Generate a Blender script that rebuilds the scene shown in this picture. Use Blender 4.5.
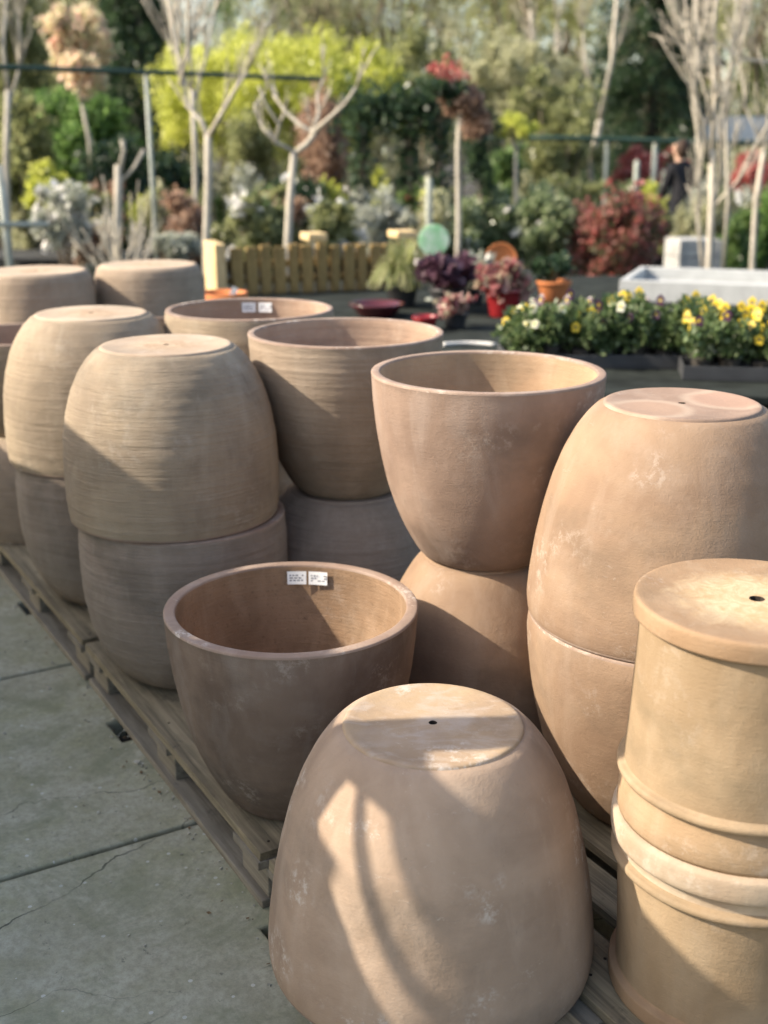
import bpy, math, random
import numpy as np
from mathutils import Vector, Matrix
R = math.radians
random.seed(7); rng = np.random.default_rng(7)
scn = bpy.context.scene
for o in list(bpy.data.objects): bpy.data.objects.remove(o)
COL = scn.collection

# ------------------------------------------------------------------ camera
H, PITCH, F = 1.65, R(17.5), 1175.0
cam_d = bpy.data.cameras.new('camera'); cam = bpy.data.objects.new('camera', cam_d); COL.objects.link(cam)
cam.location = (0, 0, H); cam.rotation_euler = (R(90) - PITCH, 0, 0)
cam_d.sensor_fit = 'VERTICAL'; cam_d.sensor_height = 36; cam_d.lens = F / 1024 * 36
cam_d.clip_end = 500; cam_d.clip_start = 0.05
cam_d.dof.use_dof = True; cam_d.dof.focus_distance = 2.35; cam_d.dof.aperture_fstop = 2.5
scn.camera = cam

# ------------------------------------------------------------------ sky, sun, exposure
SUN_EL, SUN_FROM = R(35), R(184)          # SUN_FROM: compass angle (from +X, ccw) the light comes from
w = bpy.data.worlds.new('World'); scn.world = w; w.use_nodes = True
nt = w.node_tree; bg = nt.nodes['Background']
sky = nt.nodes.new('ShaderNodeTexSky'); sky.sky_type = 'NISHITA'; sky.sun_disc = False
sky.sun_elevation = SUN_EL; sky.sun_rotation = R(90) - SUN_FROM
sky.air_density = 1.0; sky.dust_density = 2.5; sky.ozone_density = 1.0
nt.links.new(sky.outputs[0], bg.inputs[0]); bg.inputs[1].default_value = 0.15
sd = bpy.data.lights.new('sun', 'SUN'); sd.energy = 3.8; sd.angle = R(0.45); sd.color = (1, .93, .82)
sun = bpy.data.objects.new('sun', sd); COL.objects.link(sun)
sv = Vector((math.cos(SUN_EL) * math.cos(SUN_FROM), math.cos(SUN_EL) * math.sin(SUN_FROM), math.sin(SUN_EL)))
sun.rotation_euler = sv.to_track_quat('Z', 'Y').to_euler(); sun.location = (-6, 0, 6)
scn.view_settings.view_transform = 'Standard'; scn.view_settings.look = 'None'
scn.view_settings.exposure = 1.26; scn.view_settings.gamma = 1
scn.view_settings.use_white_balance = True; scn.view_settings.white_balance_temperature = 7000; scn.view_settings.white_balance_tint = 10
scn.render.engine = 'CYCLES'; scn.cycles.use_denoising = True
scn.cycles.max_bounces = 7; scn.cycles.transparent_max_bounces = 8
scn.cycles.caustics_reflective = False; scn.cycles.caustics_refractive = False

# ------------------------------------------------------------------ measuring helpers (photo measurements -> metres)
cp, sp = math.cos(PITCH), math.sin(PITCH)
def pos(px, py, z):
    a = (px - 384) / F; b = (512 - py) / F
    dx, dy, dz = a, cp + b * sp, -sp + b * cp
    k = (z - H) / dz
    return Vector((dx * k, dy * k, z))
def zy(py, Y): return H - Y * math.tan(PITCH + math.atan((py - 512) / F))
def gx(px, Y, z=0.0): return (px - 384) / F * (Y * cp + (H - z) * sp)
U = Vector((-.5, .866, 0)); V = Vector((.866, .5, 0))
def st(s, t, z=0.0): return Vector((U.x * s + V.x * t, U.y * s + V.y * t, z))

# ------------------------------------------------------------------ object helpers
def tag(o, label=None, cat=None, group=None, kind=None):
    if label: o['label'] = label
    if cat: o['category'] = cat
    if group: o['group'] = group
    if kind: o['kind'] = kind
    return o
def empty(name, loc, rot=(0, 0, 0), label=None, cat=None, group=None):
    o = bpy.data.objects.new(name, None); COL.objects.link(o); o.empty_display_size = .1
    o.location = loc; o.rotation_euler = rot
    return tag(o, label, cat, group)
def copy_tree(o, parent=None):
    c = o.copy(); COL.objects.link(c); c.parent = parent
    for ch in list(o.children): copy_tree(ch, c)
    return c
class MB:
    def __init__(s): s.v = []; s.f = []
    def add(s, vs, fs):
        n = len(s.v); s.v += [tuple(p) for p in vs]; s.f += [tuple(i + n for i in f) for f in fs]
    def box(s, c, d, M=None, jit=0):
        x, y, z = d[0] / 2, d[1] / 2, d[2] / 2
        vs = [Vector((sx * x, sy * y, sz * z)) for sz in (-1, 1) for sx, sy in ((-1, -1), (1, -1), (1, 1), (-1, 1))]
        if M is not None: vs = [M @ p for p in vs]
        vs = [p + Vector(c) + (Vector([random.uniform(-jit, jit) for _ in range(3)]) if jit else Vector()) for p in vs]
        s.add(vs, [(3, 2, 1, 0), (4, 5, 6, 7), (0, 1, 5, 4), (1, 2, 6, 5), (2, 3, 7, 6), (3, 0, 4, 7)])
    def tube(s, path, rad, n=7, cap=True):
        path = [Vector(p) for p in path]
        if not hasattr(rad, '__len__'): rad = [rad] * len(path)
        vs = []; up = Vector((.13, .97, .2))
        for i, p in enumerate(path):
            d = (path[min(i + 1, len(path) - 1)] - path[max(i - 1, 0)])
            if d.length < 1e-9: d = Vector((0, 0, 1))
            d.normalize(); a = d.cross(up); 
            if a.length < .05: a = d.cross(Vector((1, 0, 0)))
            a.normalize(); b = d.cross(a)
            for k in range(n):
                t = 2 * math.pi * k / n; vs.append(p + (a * math.cos(t) + b * math.sin(t)) * rad[i])
        fs = []
        for i in range(len(path) - 1):
            for k in range(n):
                k2 = (k + 1) % n; fs.append((i * n + k, i * n + k2, (i + 1) * n + k2, (i + 1) * n + k))
        if cap: fs.append(tuple(range(n - 1, -1, -1))); fs.append(tuple((len(path) - 1) * n + k for k in range(n)))
        s.add(vs, fs)
    def lathe(s, prof, n=96, wob=0, c=(0, 0, 0), closed=False, seed=0):
        rr = np.random.default_rng(seed + 11); ph = rr.uniform(0, 6.28, 4)
        vs = []
        for (r, z) in prof:
            for k in range(n):
                t = 2 * math.pi * k / n
                q = r * (1 + wob * (math.sin(2 * t + ph[0] + z * 3) + .5 * math.sin(3 * t + ph[1] - z * 5)))
                vs.append((c[0] + q * math.cos(t), c[1] + q * math.sin(t), c[2] + z + wob * .3 * math.sin(2 * t + ph[2]) * .3))
        m = len(prof); fs = []
        for i in range(m - 1 if not closed else m):
            j = (i + 1) % m
            for k in range(n):
                k2 = (k + 1) % n; fs.append((i * n + k, i * n + k2, j * n + k2, j * n + k))
        s.add(vs, fs)
    def build(s, name, mat, parent=None, smooth=False, loc=None, rot=None, bevel=0):
        me = bpy.data.meshes.new(name); me.from_pydata(s.v, [], s.f); me.update()
        if mat: me.materials.append(mat)
        if smooth: me.polygons.foreach_set('use_smooth', [True] * len(me.polygons))
        o = bpy.data.objects.new(name, me); COL.objects.link(o); o.parent = parent
        if loc is not None: o.location = loc
        if rot is not None: o.rotation_euler = rot
        if bevel:
            b = o.modifiers.new('bevel', 'BEVEL'); b.width = bevel; b.segments = 2; b.limit_method = 'ANGLE'
        return o
def quads(name, V4, mat, parent=None, faces=None):
    """V4: (n,k,3) array, one k-gon per leaf"""
    n, k = V4.shape[0], V4.shape[1]
    me = bpy.data.meshes.new(name); me.vertices.add(n * k); me.vertices.foreach_set('co', V4.reshape(-1).astype(np.float32))
    me.loops.add(n * k); me.loops.foreach_set('vertex_index', np.arange(n * k, dtype=np.int32))
    me.polygons.add(n); me.polygons.foreach_set('loop_start', np.arange(0, n * k, k, dtype=np.int32))
    me.update(calc_edges=True); me.validate()
    me.materials.append(mat)
    o = bpy.data.objects.new(name, me); COL.objects.link(o); o.parent = parent
    return o
def unit(n):
    a = rng.normal(size=(n, 3)); return a / np.linalg.norm(a, axis=1)[:, None]
def leaf_quads(P, size, asp=.55, dirs=None, up=.3):
    """kite shaped leaves at points P"""
    n = len(P); d = unit(n) if dirs is None else dirs; d = d + np.array([0, 0, up]) * rng.random((n, 1)); d /= np.linalg.norm(d, axis=1)[:, None]
    s = unit(n); s -= (s * d).sum(1)[:, None] * d; s /= np.linalg.norm(s, axis=1)[:, None]
    L = (size * rng.uniform(.6, 1.35, n))[:, None]; W = L * asp
    nn = np.cross(d, s)
    return np.stack([P, P + d * L * .45 + s * W * .5 + nn * L * .06, P + d * L, P + d * L * .45 - s * W * .5 + nn * L * .06], 1)
def clump_points(c, rad, nclump, nleaf, csize=.35, shell=.55, flat=1.0, low=-1):
    """leaf positions in clumps spread through an ellipsoid: uneven outline, gaps between clumps"""
    c = np.array(c); rad = np.array(rad)
    C = unit(nclump) * (rng.random((nclump, 1)) ** .5) * .82
    C[:, 2] = np.where(C[:, 2] < low, low * rng.random(nclump), C[:, 2])
    cs = csize * rng.uniform(.55, 1.3, nclump)
    idx = rng.integers(0, nclump, nleaf)
    d = unit(nleaf) * (shell + (1 - shell) * rng.random((nleaf, 1)))
    d[:, 2] *= flat
    return c + (C[idx] + d * cs[idx][:, None]) * rad, idx

# ------------------------------------------------------------------ materials
def mat(name):
    m = bpy.data.materials.new(name); m.use_nodes = True; n = m.node_tree
    return m, n, n.nodes['Principled BSDF'], n.nodes.new, n.links.new
def ramp(N, stops, fac=None, L=None, interp='LINEAR'):
    r = N('ShaderNodeValToRGB'); cr = r.color_ramp; cr.interpolation = interp
    while len(cr.elements) < len(stops): cr.elements.new(.5)
    for e, (p, c) in zip(cr.elements, stops):
        e.position = p; e.color = (*c, 1) if len(c) == 3 else c
    if fac is not None: L(fac, r.inputs[0])
    return r
def noise(N, L, vec, scale, detail=5, rough=.55, mapping=None, dist=0):
    t = N('ShaderNodeTexNoise'); t.inputs['Scale'].default_value = scale; t.inputs['Detail'].default_value = detail
    t.inputs['Roughness'].default_value = rough; t.inputs['Distortion'].default_value = dist
    if mapping is not None:
        mp = N('ShaderNodeMapping'); mp.inputs['Scale'].default_value = mapping; L(vec, mp.inputs[0]); vec = mp.outputs[0]
    L(vec, t.inputs['Vector']); return t.outputs['Fac']
def mixc(N, L, fac, a, b, mode='MIX'):
    m = N('ShaderNodeMix'); m.data_type = 'RGBA'; m.blend_type = mode; m.clamp_factor = True
    for v, s in ((fac, 0), (a, 6), (b, 7)):
        if hasattr(v, 'links'): L(v, m.inputs[s])
        else: m.inputs[s].default_value = v if s == 0 else (*v, 1)
    return m.outputs[2]
def math_(N, L, op, a, b=None, c=None):
    m = N('ShaderNodeMath'); m.operation = op
    for i, v in enumerate((a, b, c)):
        if v is None: continue
        if hasattr(v, 'links'): L(v, m.inputs[i])
        else: m.inputs[i].default_value = v
    return m.outputs[0]
def bump(N, L, B, h, strength, dist, normal=None):
    b = N('ShaderNodeBump'); b.inputs['Strength'].default_value = strength; b.inputs['Distance'].default_value = dist
    L(h, b.inputs['Height'])
    if normal is not None: L(normal, b.inputs['Normal'])
    return b.outputs[0]
def objvec(N, L):
    tc = N('ShaderNodeTexCoord'); return tc.outputs['Object']
def terracotta(name, base, dark, pale, ridge=.5, bloom=.35, seed=0.0, scratch=.3, foot=None, stk=None, pits=.45):
    stk = ridge * .17 if stk is None else stk
    m, n, B, N, L = mat(name)
    tc = objvec(N, L); ad = N('ShaderNodeVectorMath'); ad.operation = 'ADD'; L(tc, ad.inputs[0]); 
    oi = N('ShaderNodeObjectInfo'); cx_ = N('ShaderNodeCombineXYZ')
    L(math_(N, L, 'ADD', math_(N, L, 'MULTIPLY', oi.outputs['Random'], 7.0), seed * 3.1), cx_.inputs[0]); L(math_(N, L, 'MULTIPLY', oi.outputs['Random'], 5.0), cx_.inputs[1]); cx_.inputs[2].default_value = seed
    L(cx_.outputs[0], ad.inputs[1]); v = ad.outputs[0]
    big = noise(N, L, v, 4.5, 4, .55, dist=.6)
    mid = noise(N, L, v, 14, 6, .65)
    streak = noise(N, L, v, 1.0, 6, .7, mapping=(8, 8, 85))
    c = mixc(N, L, ramp(N, [(.38, (0, 0, 0)), (.60, (1, 1, 1))], big, L).outputs[0], dark, base)
    c = mixc(N, L, math_(N, L, 'MULTIPLY', ramp(N, [(.42, (0, 0, 0)), (.75, (1, 1, 1))], streak, L).outputs[0], stk), c, pale)
    c = mixc(N, L, math_(N, L, 'MULTIPLY', ramp(N, [(.3, (1, 1, 1)), (.48, (0, 0, 0))], noise(N, L, v, 2.6, 6, .62, mapping=(1, 1, 1.6)), L).outputs[0], .75), c, tuple(x * .72 for x in (dark[0] * .92, dark[1] * 1.0, dark[2] * 1.05)))
    bl = math_(N, L, 'MULTIPLY', ramp(N, [(.5, (0, 0, 0)), (.72, (1, 1, 1))], mid, L).outputs[0], ramp(N, [(.4, (0, 0, 0)), (.7, (1, 1, 1))], noise(N, L, v, 3.1, 3, .5), L).outputs[0])
    c = mixc(N, L, math_(N, L, 'MULTIPLY', bl, bloom), c, pale)
    # chalky lime scuffs with a shape of their own
    sc = noise(N, L, v, 1, 8, .8, mapping=(30, 30, 55), dist=1.2)
    scm = math_(N, L, 'MULTIPLY', ramp(N, [(.60, (0, 0, 0)), (.66, (1, 1, 1))], sc, L).outputs[0], ramp(N, [(.52, (0, 0, 0)), (.62, (1, 1, 1))], noise(N, L, v, 5.2, 2, .5), L).outputs[0])
    c = mixc(N, L, math_(N, L, 'MULTIPLY', scm, scratch), c, (.56, .49, .42))
    wash = noise(N, L, v, 1.0, 5, .62, mapping=(11, 11, 2.6), dist=.5)
    c = mixc(N, L, math_(N, L, 'MULTIPLY', ramp(N, [(.5, (0, 0, 0)), (.68, (1, 1, 1))], wash, L).outputs[0], .32), c, pale)
    c = mixc(N, L, math_(N, L, 'MULTIPLY', ramp(N, [(.34, (1, 1, 1)), (.47, (0, 0, 0))], wash, L).outputs[0], .28), c, dark)
    salt = noise(N, L, v, 38, 8, .78)
    c = mixc(N, L, math_(N, L, 'MULTIPLY', math_(N, L, 'MULTIPLY', ramp(N, [(.5, (0, 0, 0)), (.6, (1, 1, 1))], salt, L).outputs[0], ramp(N, [(.55, (0, 0, 0)), (.66, (1, 1, 1))], noise(N, L, v, 6.3, 3, .5), L).outputs[0]), min(1, scratch * 1.3)), c, (.52, .46, .40))
    # small dark pits
    pt = noise(N, L, v, 95 if pits < .5 else 130, 4, .7)
    c = mixc(N, L, math_(N, L, 'MULTIPLY', ramp(N, [(.66 - .06 * (pits > .5), (0, 0, 0)), (.78 - .06 * (pits > .5), (1, 1, 1))], pt, L).outputs[0], pits), c, tuple(x * .45 for x in dark))
    if foot is not None:
        c = foot(N, L, tc, v, c)
    L(c, B.inputs['Base Color']); B.inputs['Roughness'].default_value = .82; B.inputs['Specular IOR Level'].default_value = .25
    lines = noise(N, L, v, 1.0, 6, .74, mapping=(5.5, 5.5, 120))
    fine = noise(N, L, v, 1.0, 3, .6, mapping=(55, 55, 220))
    nb = bump(N, L, B, lines, ridge * .85, .0055)
    nb = bump(N, L, B, fine, min(1, ridge * .9 + .15), .0015, nb)
    nb = bump(N, L, B, noise(N, L, v, 230, 4, .65), .5, .0014, nb)
    nb = bump(N, L, B, math_(N, L, 'SUBTRACT', scm, math_(N, L, 'MULTIPLY', pt, .8)), .35, .0018, nb)
    nb = bump(N, L, B, noise(N, L, v, 9, 5, .6), .35, .008, nb)
    L(nb, B.inputs['Normal'])
    return m
def leafmat(name, cols, transl=.3, rough=.36):
    transl = min(.6, transl + .22)
    m, n, B, N, L = mat(name)
    g = N('ShaderNodeNewGeometry'); 
    tc = N('ShaderNodeTexCoord')
    f = math_(N, L, 'ADD', math_(N, L, 'MULTIPLY', g.outputs['Random Per Island'], .65), math_(N, L, 'MULTIPLY', noise(N, L, tc.outputs['Object'], 2.2, 2, .5), .4))
    stops = [(i / (len(cols) - 1) * .7 + .15, c) for i, c in enumerate(cols)]
    r = ramp(N, stops, f, L)
    L(r.outputs[0], B.inputs['Base Color']); B.inputs['Roughness'].default_value = rough; B.inputs['Specular IOR Level'].default_value = .5
    t = N('ShaderNodeBsdfTranslucent'); L(r.outputs[0], t.inputs[0])
    mx = N('ShaderNodeMixShader'); mx.inputs[0].default_value = transl
    L(B.outputs[0], mx.inputs[1]); L(t.outputs[0], mx.inputs[2]); L(mx.outputs[0], n.nodes['Material Output'].inputs[0])
    return m
def simple(name, col, rough=.7, var=.25, scale=8, metal=0, bmp=.15, stretch=None, spec=.3):
    m, n, B, N, L = mat(name)
    tc = N('ShaderNodeTexCoord').outputs['Object']
    f = noise(N, L, tc, scale, 5, .6, mapping=stretch)
    c = mixc(N, L, ramp(N, [(.3, (0, 0, 0)), (.7, (1, 1, 1))], f, L).outputs[0], tuple(x * (1 - var) for x in col), tuple(min(1, x * (1 + var)) for x in col))
    L(c, B.inputs['Base Color']); B.inputs['Roughness'].default_value = rough; B.inputs['Metallic'].default_value = metal; B.inputs['Specular IOR Level'].default_value = spec
    L(bump(N, L, B, f, bmp, .004), B.inputs['Normal'])
    return m

def foot_peel(inner=.10, colr=(.42, .26, .15), palec=(.62, .5, .36)):
    def f(N, L, tc, v, c):
        sx = N('ShaderNodeSeparateXYZ'); L(tc, sx.inputs[0])
        r = math_(N, L, 'SQRT', math_(N, L, 'ADD', math_(N, L, 'POWER', sx.outputs[0], 2.0), math_(N, L, 'POWER', sx.outputs[1], 2.0)))
        nz = noise(N, L, v, 22, 6, .7, dist=1.5)
        rr = math_(N, L, 'ADD', r, math_(N, L, 'MULTIPLY', math_(N, L, 'SUBTRACT', nz, .5), .12))
        msk = ramp(N, [(max(inner - .055, .01), (.85, .85, .85)), (inner + .015, (0, 0, 0))], rr, L).outputs[0]
        pc = mixc(N, L, ramp(N, [(.40, (0, 0, 0)), (.60, (1, 1, 1))], noise(N, L, v, 24, 7, .75, dist=1.2), L).outputs[0], colr, palec)
        return mixc(N, L, msk, c, pc)
    return f
def foot_wash():
    def f(N, L, tc, v, c):
        n1 = noise(N, L, v, 1, 6, .65, mapping=(7, 15, 7), dist=1.0)
        return mixc(N, L, math_(N, L, 'MULTIPLY', ramp(N, [(.50, (0, 0, 0)), (.62, (1, 1, 1))], n1, L).outputs[0], .38), c, (.45, .40, .36))
    return f
def foot_rings(discs):
    """pale ring marks left by pots that stood on this foot: discs of (x, y, r)"""
    def f(N, L, tc, v, c):
        sx = N('ShaderNodeSeparateXYZ'); L(tc, sx.inputs[0])
        for (x, y, r0, col) in discs:
            r = math_(N, L, 'SQRT', math_(N, L, 'ADD', math_(N, L, 'POWER', math_(N, L, 'SUBTRACT', sx.outputs[0], x), 2.0), math_(N, L, 'POWER', math_(N, L, 'SUBTRACT', sx.outputs[1], y), 2.0)))
            rr = math_(N, L, 'ADD', r, math_(N, L, 'MULTIPLY', math_(N, L, 'SUBTRACT', noise(N, L, v, 16, 4, .6), .5), .02))
            c = mixc(N, L, ramp(N, [(r0 - .012, (.7, .7, .7)), (r0 + .006, (0, 0, 0))], rr, L).outputs[0], c, col)
            q = math_(N, L, 'ABSOLUTE', math_(N, L, 'SUBTRACT', rr, r0))
            c = mixc(N, L, ramp(N, [(.003, (.6, .6, .6)), (.020, (0, 0, 0))], q, L).outputs[0], c, (.40, .31, .235))
        return c
    return f

PINK, TAN, BUFF = (.50, .33, .235), (.56, .40, .27), (.60, .45, .30)
T_A = terracotta('terracotta_pink', (0.352, 0.254, 0.182), (0.272, 0.193, 0.137), (0.449, 0.348, 0.269), .12, .5, 1.3, .55)
T_Afoot = terracotta('terracotta_pink_foot', (0.378, 0.272, 0.170), (0.305, 0.218, 0.145), (0.435, 0.363, 0.312), .08, .5, 1.3, .7, foot=foot_wash())
T_C = terracotta('terracotta_brown', (0.185, 0.134, 0.101), (0.124, 0.087, 0.065), (0.269, 0.233, 0.206), .15, .5, 2.2, .2)
T_Cin = terracotta('terracotta_brown_inside', (0.294, 0.186, 0.113), (0.196, 0.123, 0.073), (0.392, 0.284, 0.196), .5, .2, 2.9, .1, pits=.9)
T_rim = terracotta('terracotta_rim', (0.305, 0.221, 0.170), (0.246, 0.170, 0.130), (0.406, 0.334, 0.283), .08, .5, 3.2, .8)
T_B = terracotta('terracotta_peach', (0.281, 0.190, 0.124), (0.227, 0.148, 0.097), (0.329, 0.249, 0.189), .13, .35, 4.4, .22)
T_Bfoot = terracotta('terracotta_peach_foot', (0.275, 0.189, 0.141), (0.225, 0.153, 0.113), (0.348, 0.269, 0.210), .1, .3, 4.4, .3,
    foot=foot_rings([(-.085, .055, .082, (.33, .22, .155)), (.105, -.035, .085, (.345, .22, .16))]))
T_F = terracotta('terracotta_rose', (0.286, 0.200, 0.151), (0.219, 0.149, 0.112), (0.377, 0.305, 0.260), .14, .4, 5.1, .25)
T_Fin = terracotta('terracotta_rose_inside', (0.392, 0.275, 0.174), (0.319, 0.210, 0.130), (0.435, 0.334, 0.233), .35, .2, 5.7, .1)
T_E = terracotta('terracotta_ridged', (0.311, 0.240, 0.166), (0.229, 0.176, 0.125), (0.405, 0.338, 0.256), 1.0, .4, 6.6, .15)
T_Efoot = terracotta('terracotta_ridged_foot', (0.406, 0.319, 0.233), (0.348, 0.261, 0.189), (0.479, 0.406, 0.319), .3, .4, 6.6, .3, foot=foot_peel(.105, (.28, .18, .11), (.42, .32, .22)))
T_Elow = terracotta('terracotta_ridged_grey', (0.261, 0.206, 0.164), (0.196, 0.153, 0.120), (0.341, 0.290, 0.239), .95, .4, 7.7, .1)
T_G = terracotta('terracotta_ridged_rose', (0.305, 0.233, 0.170), (0.239, 0.181, 0.130), (0.399, 0.326, 0.254), .8, .4, 8.2, .1)
T_Gin = terracotta('terracotta_ridged_inside', (0.378, 0.261, 0.189), (0.305, 0.203, 0.145), (0.435, 0.341, 0.261), .6, .2, 8.8, .1)
T_M = terracotta('terracotta_buff', (0.307, 0.221, 0.136), (0.248, 0.174, 0.104), (0.359, 0.281, 0.195), .15, .5, 9.3, .12)
T_Mband = terracotta('terracotta_buff_rim', (0.324, 0.224, 0.134), (0.276, 0.182, 0.107), (0.387, 0.293, 0.207), .3, .3, 9.9, .3)
T_Mlip = terracotta('terracotta_cream_lip', (0.431, 0.346, 0.255), (0.339, 0.248, 0.170), (0.483, 0.418, 0.326), .2, .6, 10.4, .4)
T_Mfoot = terracotta('terracotta_buff_foot', (0.307, 0.203, 0.122), (0.248, 0.157, 0.091), (0.359, 0.275, 0.189), .15, .4, 9.3, .3, foot=foot_peel(.135, (.41, .28, .15), (.50, .41, .27)))
NEAR_BLACK = simple('dark_hole', (.03, .022, .017), .95)  # near-black for drain-hole linings and nail heads
STICKER = simple('sticker_paper', (.80, .79, .77), .5, .04)
INK = simple('sticker_print', (.25, .25, .27), .6, .1)

def woodmat(name, a, b, grain=(3, 60, 60)):
    m, n, B, N, L = mat(name)
    tc = N('ShaderNodeTexCoord').outputs['Object']
    g1 = noise(N, L, tc, 1, 6, .65, mapping=grain, dist=.6); g2 = noise(N, L, tc, 3.5, 4, .6)
    c = mixc(N, L, ramp(N, [(.35, (0, 0, 0)), (.62, (1, 1, 1))], g1, L).outputs[0], a, b)
    c = mixc(N, L, math_(N, L, 'MULTIPLY', ramp(N, [(.45, (0, 0, 0)), (.65, (1, 1, 1))], g2, L).outputs[0], .45), c, tuple(x * .55 for x in a))
    gr = noise(N, L, tc, 9, 5, .7)
    c = mixc(N, L, math_(N, L, 'MULTIPLY', ramp(N, [(.6, (0, 0, 0)), (.7, (1, 1, 1))], gr, L).outputs[0], .7), c, (.06, .055, .045))
    L(c, B.inputs['Base Color']); B.inputs['Roughness'].default_value = .85; B.inputs['Specular IOR Level'].default_value = .2
    L(bump(N, L, B, g1, .6, .004), B.inputs['Normal'])
    return m
W_PAL = woodmat('pallet_wood', (.125, .105, .072), (.30, .25, .165))
W_BLK = woodmat('pallet_block_wood', (.15, .13, .10), (.26, .23, .18))
W_NEW = woodmat('fresh_timber', (.50, .36, .18), (.66, .50, .28), grain=(40, 40, 3))
W_BROWN = woodmat('shade_dark_timber', (.15, .095, .035), (.30, .21, .085), grain=(40, 40, 3))  # darkened to carry the shade on the box's slat fronts

# concrete slabs
def concrete():
    m, n, B, N, L = mat('weathered_concrete')
    tc = N('ShaderNodeTexCoord').outputs['Object']
    big = noise(N, L, tc, 1.7, 5, .6); mid = noise(N, L, tc, 7, 7, .7); fine = noise(N, L, tc, 48, 9, .82)
    c = mixc(N, L, ramp(N, [(.35, (0, 0, 0)), (.65, (1, 1, 1))], big, L).outputs[0], (.30, .283, .20), (.32, .318, .195))
    c = mixc(N, L, ramp(N, [(.38, (0, 0, 0)), (.66, (1, 1, 1))], mid, L).outputs[0], c, (.43, .41, .315))
    c = mixc(N, L, math_(N, L, 'MULTIPLY', ramp(N, [(.36, (1, 1, 1)), (.56, (0, 0, 0))], fine, L).outputs[0], .55), c, (.17, .16, .115))
    vo = N('ShaderNodeTexVoronoi'); vo.inputs['Scale'].default_value = 62; L(tc, vo.inputs['Vector'])
    wn = N('ShaderNodeTexWhiteNoise'); L(vo.outputs['Position'], wn.inputs['Vector'])
    grit = math_(N, L, 'MULTIPLY', math_(N, L, 'LESS_THAN', vo.outputs['Distance'], .3), math_(N, L, 'GREATER_THAN', wn.outputs['Value'], .972))
    c = mixc(N, L, math_(N, L, 'MULTIPLY', grit, .8), c, (.52, .51, .45))
    dk = noise(N, L, tc, 19, 6, .75)
    c = mixc(N, L, math_(N, L, 'MULTIPLY', ramp(N, [(.62, (0, 0, 0)), (.68, (1, 1, 1))], dk, L).outputs[0], .7), c, (.07, .07, .055))
    # cracks (in the row frame, s along +U): two wandering lines
    sx = N('ShaderNodeSeparateXYZ'); L(tc, sx.inputs[0])
    for (a, b, k, s0, wd) in ((1.95, .0, -.42, 1.0, .0038), (1.78, .0, -.10, 1.0, .0026), (2.3, .0, .30, 1.0, .002), (3.0, .0, .2, 1.0, .002)):
        n1 = math_(N, L, 'MULTIPLY', math_(N, L, 'SUBTRACT', noise(N, L, tc, 3 + a, 5, .5), .5), .20)
        line = math_(N, L, 'SUBTRACT', math_(N, L, 'SUBTRACT', sx.outputs[0], a), math_(N, L, 'ADD', math_(N, L, 'MULTIPLY', math_(N, L, 'SUBTRACT', sx.outputs[1], .5), k), n1))
        msk = math_(N, L, 'LESS_THAN', math_(N, L, 'ABSOLUTE', line), wd)
        c = mixc(N, L, math_(N, L, 'MULTIPLY', math_(N, L, 'MULTIPLY', msk, .8), ramp(N, [(.4, (0, 0, 0)), (.55, (1, 1, 1))], big, L).outputs[0]), c, (.035, .035, .028))
    st = noise(N, L, tc, 3.3, 7, .72, dist=.8)
    c = mixc(N, L, math_(N, L, 'MULTIPLY', ramp(N, [(.5, (0, 0, 0)), (.62, (1, 1, 1))], st, L).outputs[0], .55), c, (.185, .195, .12))
    L(c, B.inputs['Base Color']); B.inputs['Roughness'].default_value = .9; B.inputs['Specular IOR Level'].default_value = .2
    nb = bump(N, L, B, mid, .35, .01); nb = bump(N, L, B, fine, .6, .003, nb); L(nb, B.inputs['Normal'])
    return m
CONC = concrete()
SOIL = simple('dark_soil', (.045, .04, .034), .95, .4, 5, bmp=.5)

# ------------------------------------------------------------------ setting: ground, paving
mb = MB(); S = 260
mb.add([(-S, -60, 0), (S, -60, 0), (S, 400, 0), (-S, 400, 0)], [(0, 1, 2, 3)])
tag(mb.build('ground', SOIL, loc=(0, 0, -.06)), kind='structure')
# slabs live in a frame whose X is the row direction (s) and -Y is t, so object coordinates follow the rows
ROWROT = math.atan2(U.y, U.x)
mb = MB(); JS, JT = 1.105, 1.06; s0j = 2.50 - 3 * JS; t0j = .925 - 6 * JT
random.seed(3)
for i in range(0, 13):
    for j in range(0, 9):
        sa, sb = s0j + i * JS + .009, s0j + (i + 1) * JS - .009
        ta, tb = t0j + j * JT + .006, t0j + (j + 1) * JT - .006
        zz = random.uniform(-.003, .002)
        sm = (sa + sb) / 2 + .02
        if j == 5:   # lifting slot cut into the edge beside the pallets
            poly = [(sa, ta), (sb, ta), (sb, tb), (sm + .07, tb), (sm + .066, tb - .06), (sm - .07, tb - .056), (sm - .066, tb), (sa, tb)]
        else: poly = [(sa, ta), (sb, ta), (sb, tb), (sa, tb)]
        n = len(poly)
        vs = [(a, -b, zz) for a, b in poly] + [(a, -b, -.07) for a, b in poly]
        fs = [tuple(range(n - 1, -1, -1))] + [(k, (k + 1) % n, n + (k + 1) % n, n + k) for k in range(n)]
        mb.add(vs, fs)
pav = mb.build('paving', CONC, rot=(0, 0, ROWROT), bevel=.006); tag(pav, kind='structure')
FABRIC = simple('ground_fabric', (.03, .033, .028), .95, .35, 3, bmp=.3, spec=.08)
mb = MB()
mb.add([(-14, 0, 0), (16, 0, 0), (16, 30, 0), (-14, 30, 0)], [(0, 1, 2, 3)])
tag(mb.build('ground_cover_fabric', FABRIC, loc=(0, 7.0, .012)), 'black woven weed fabric under nursery plants', None, None, 'structure')

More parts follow.
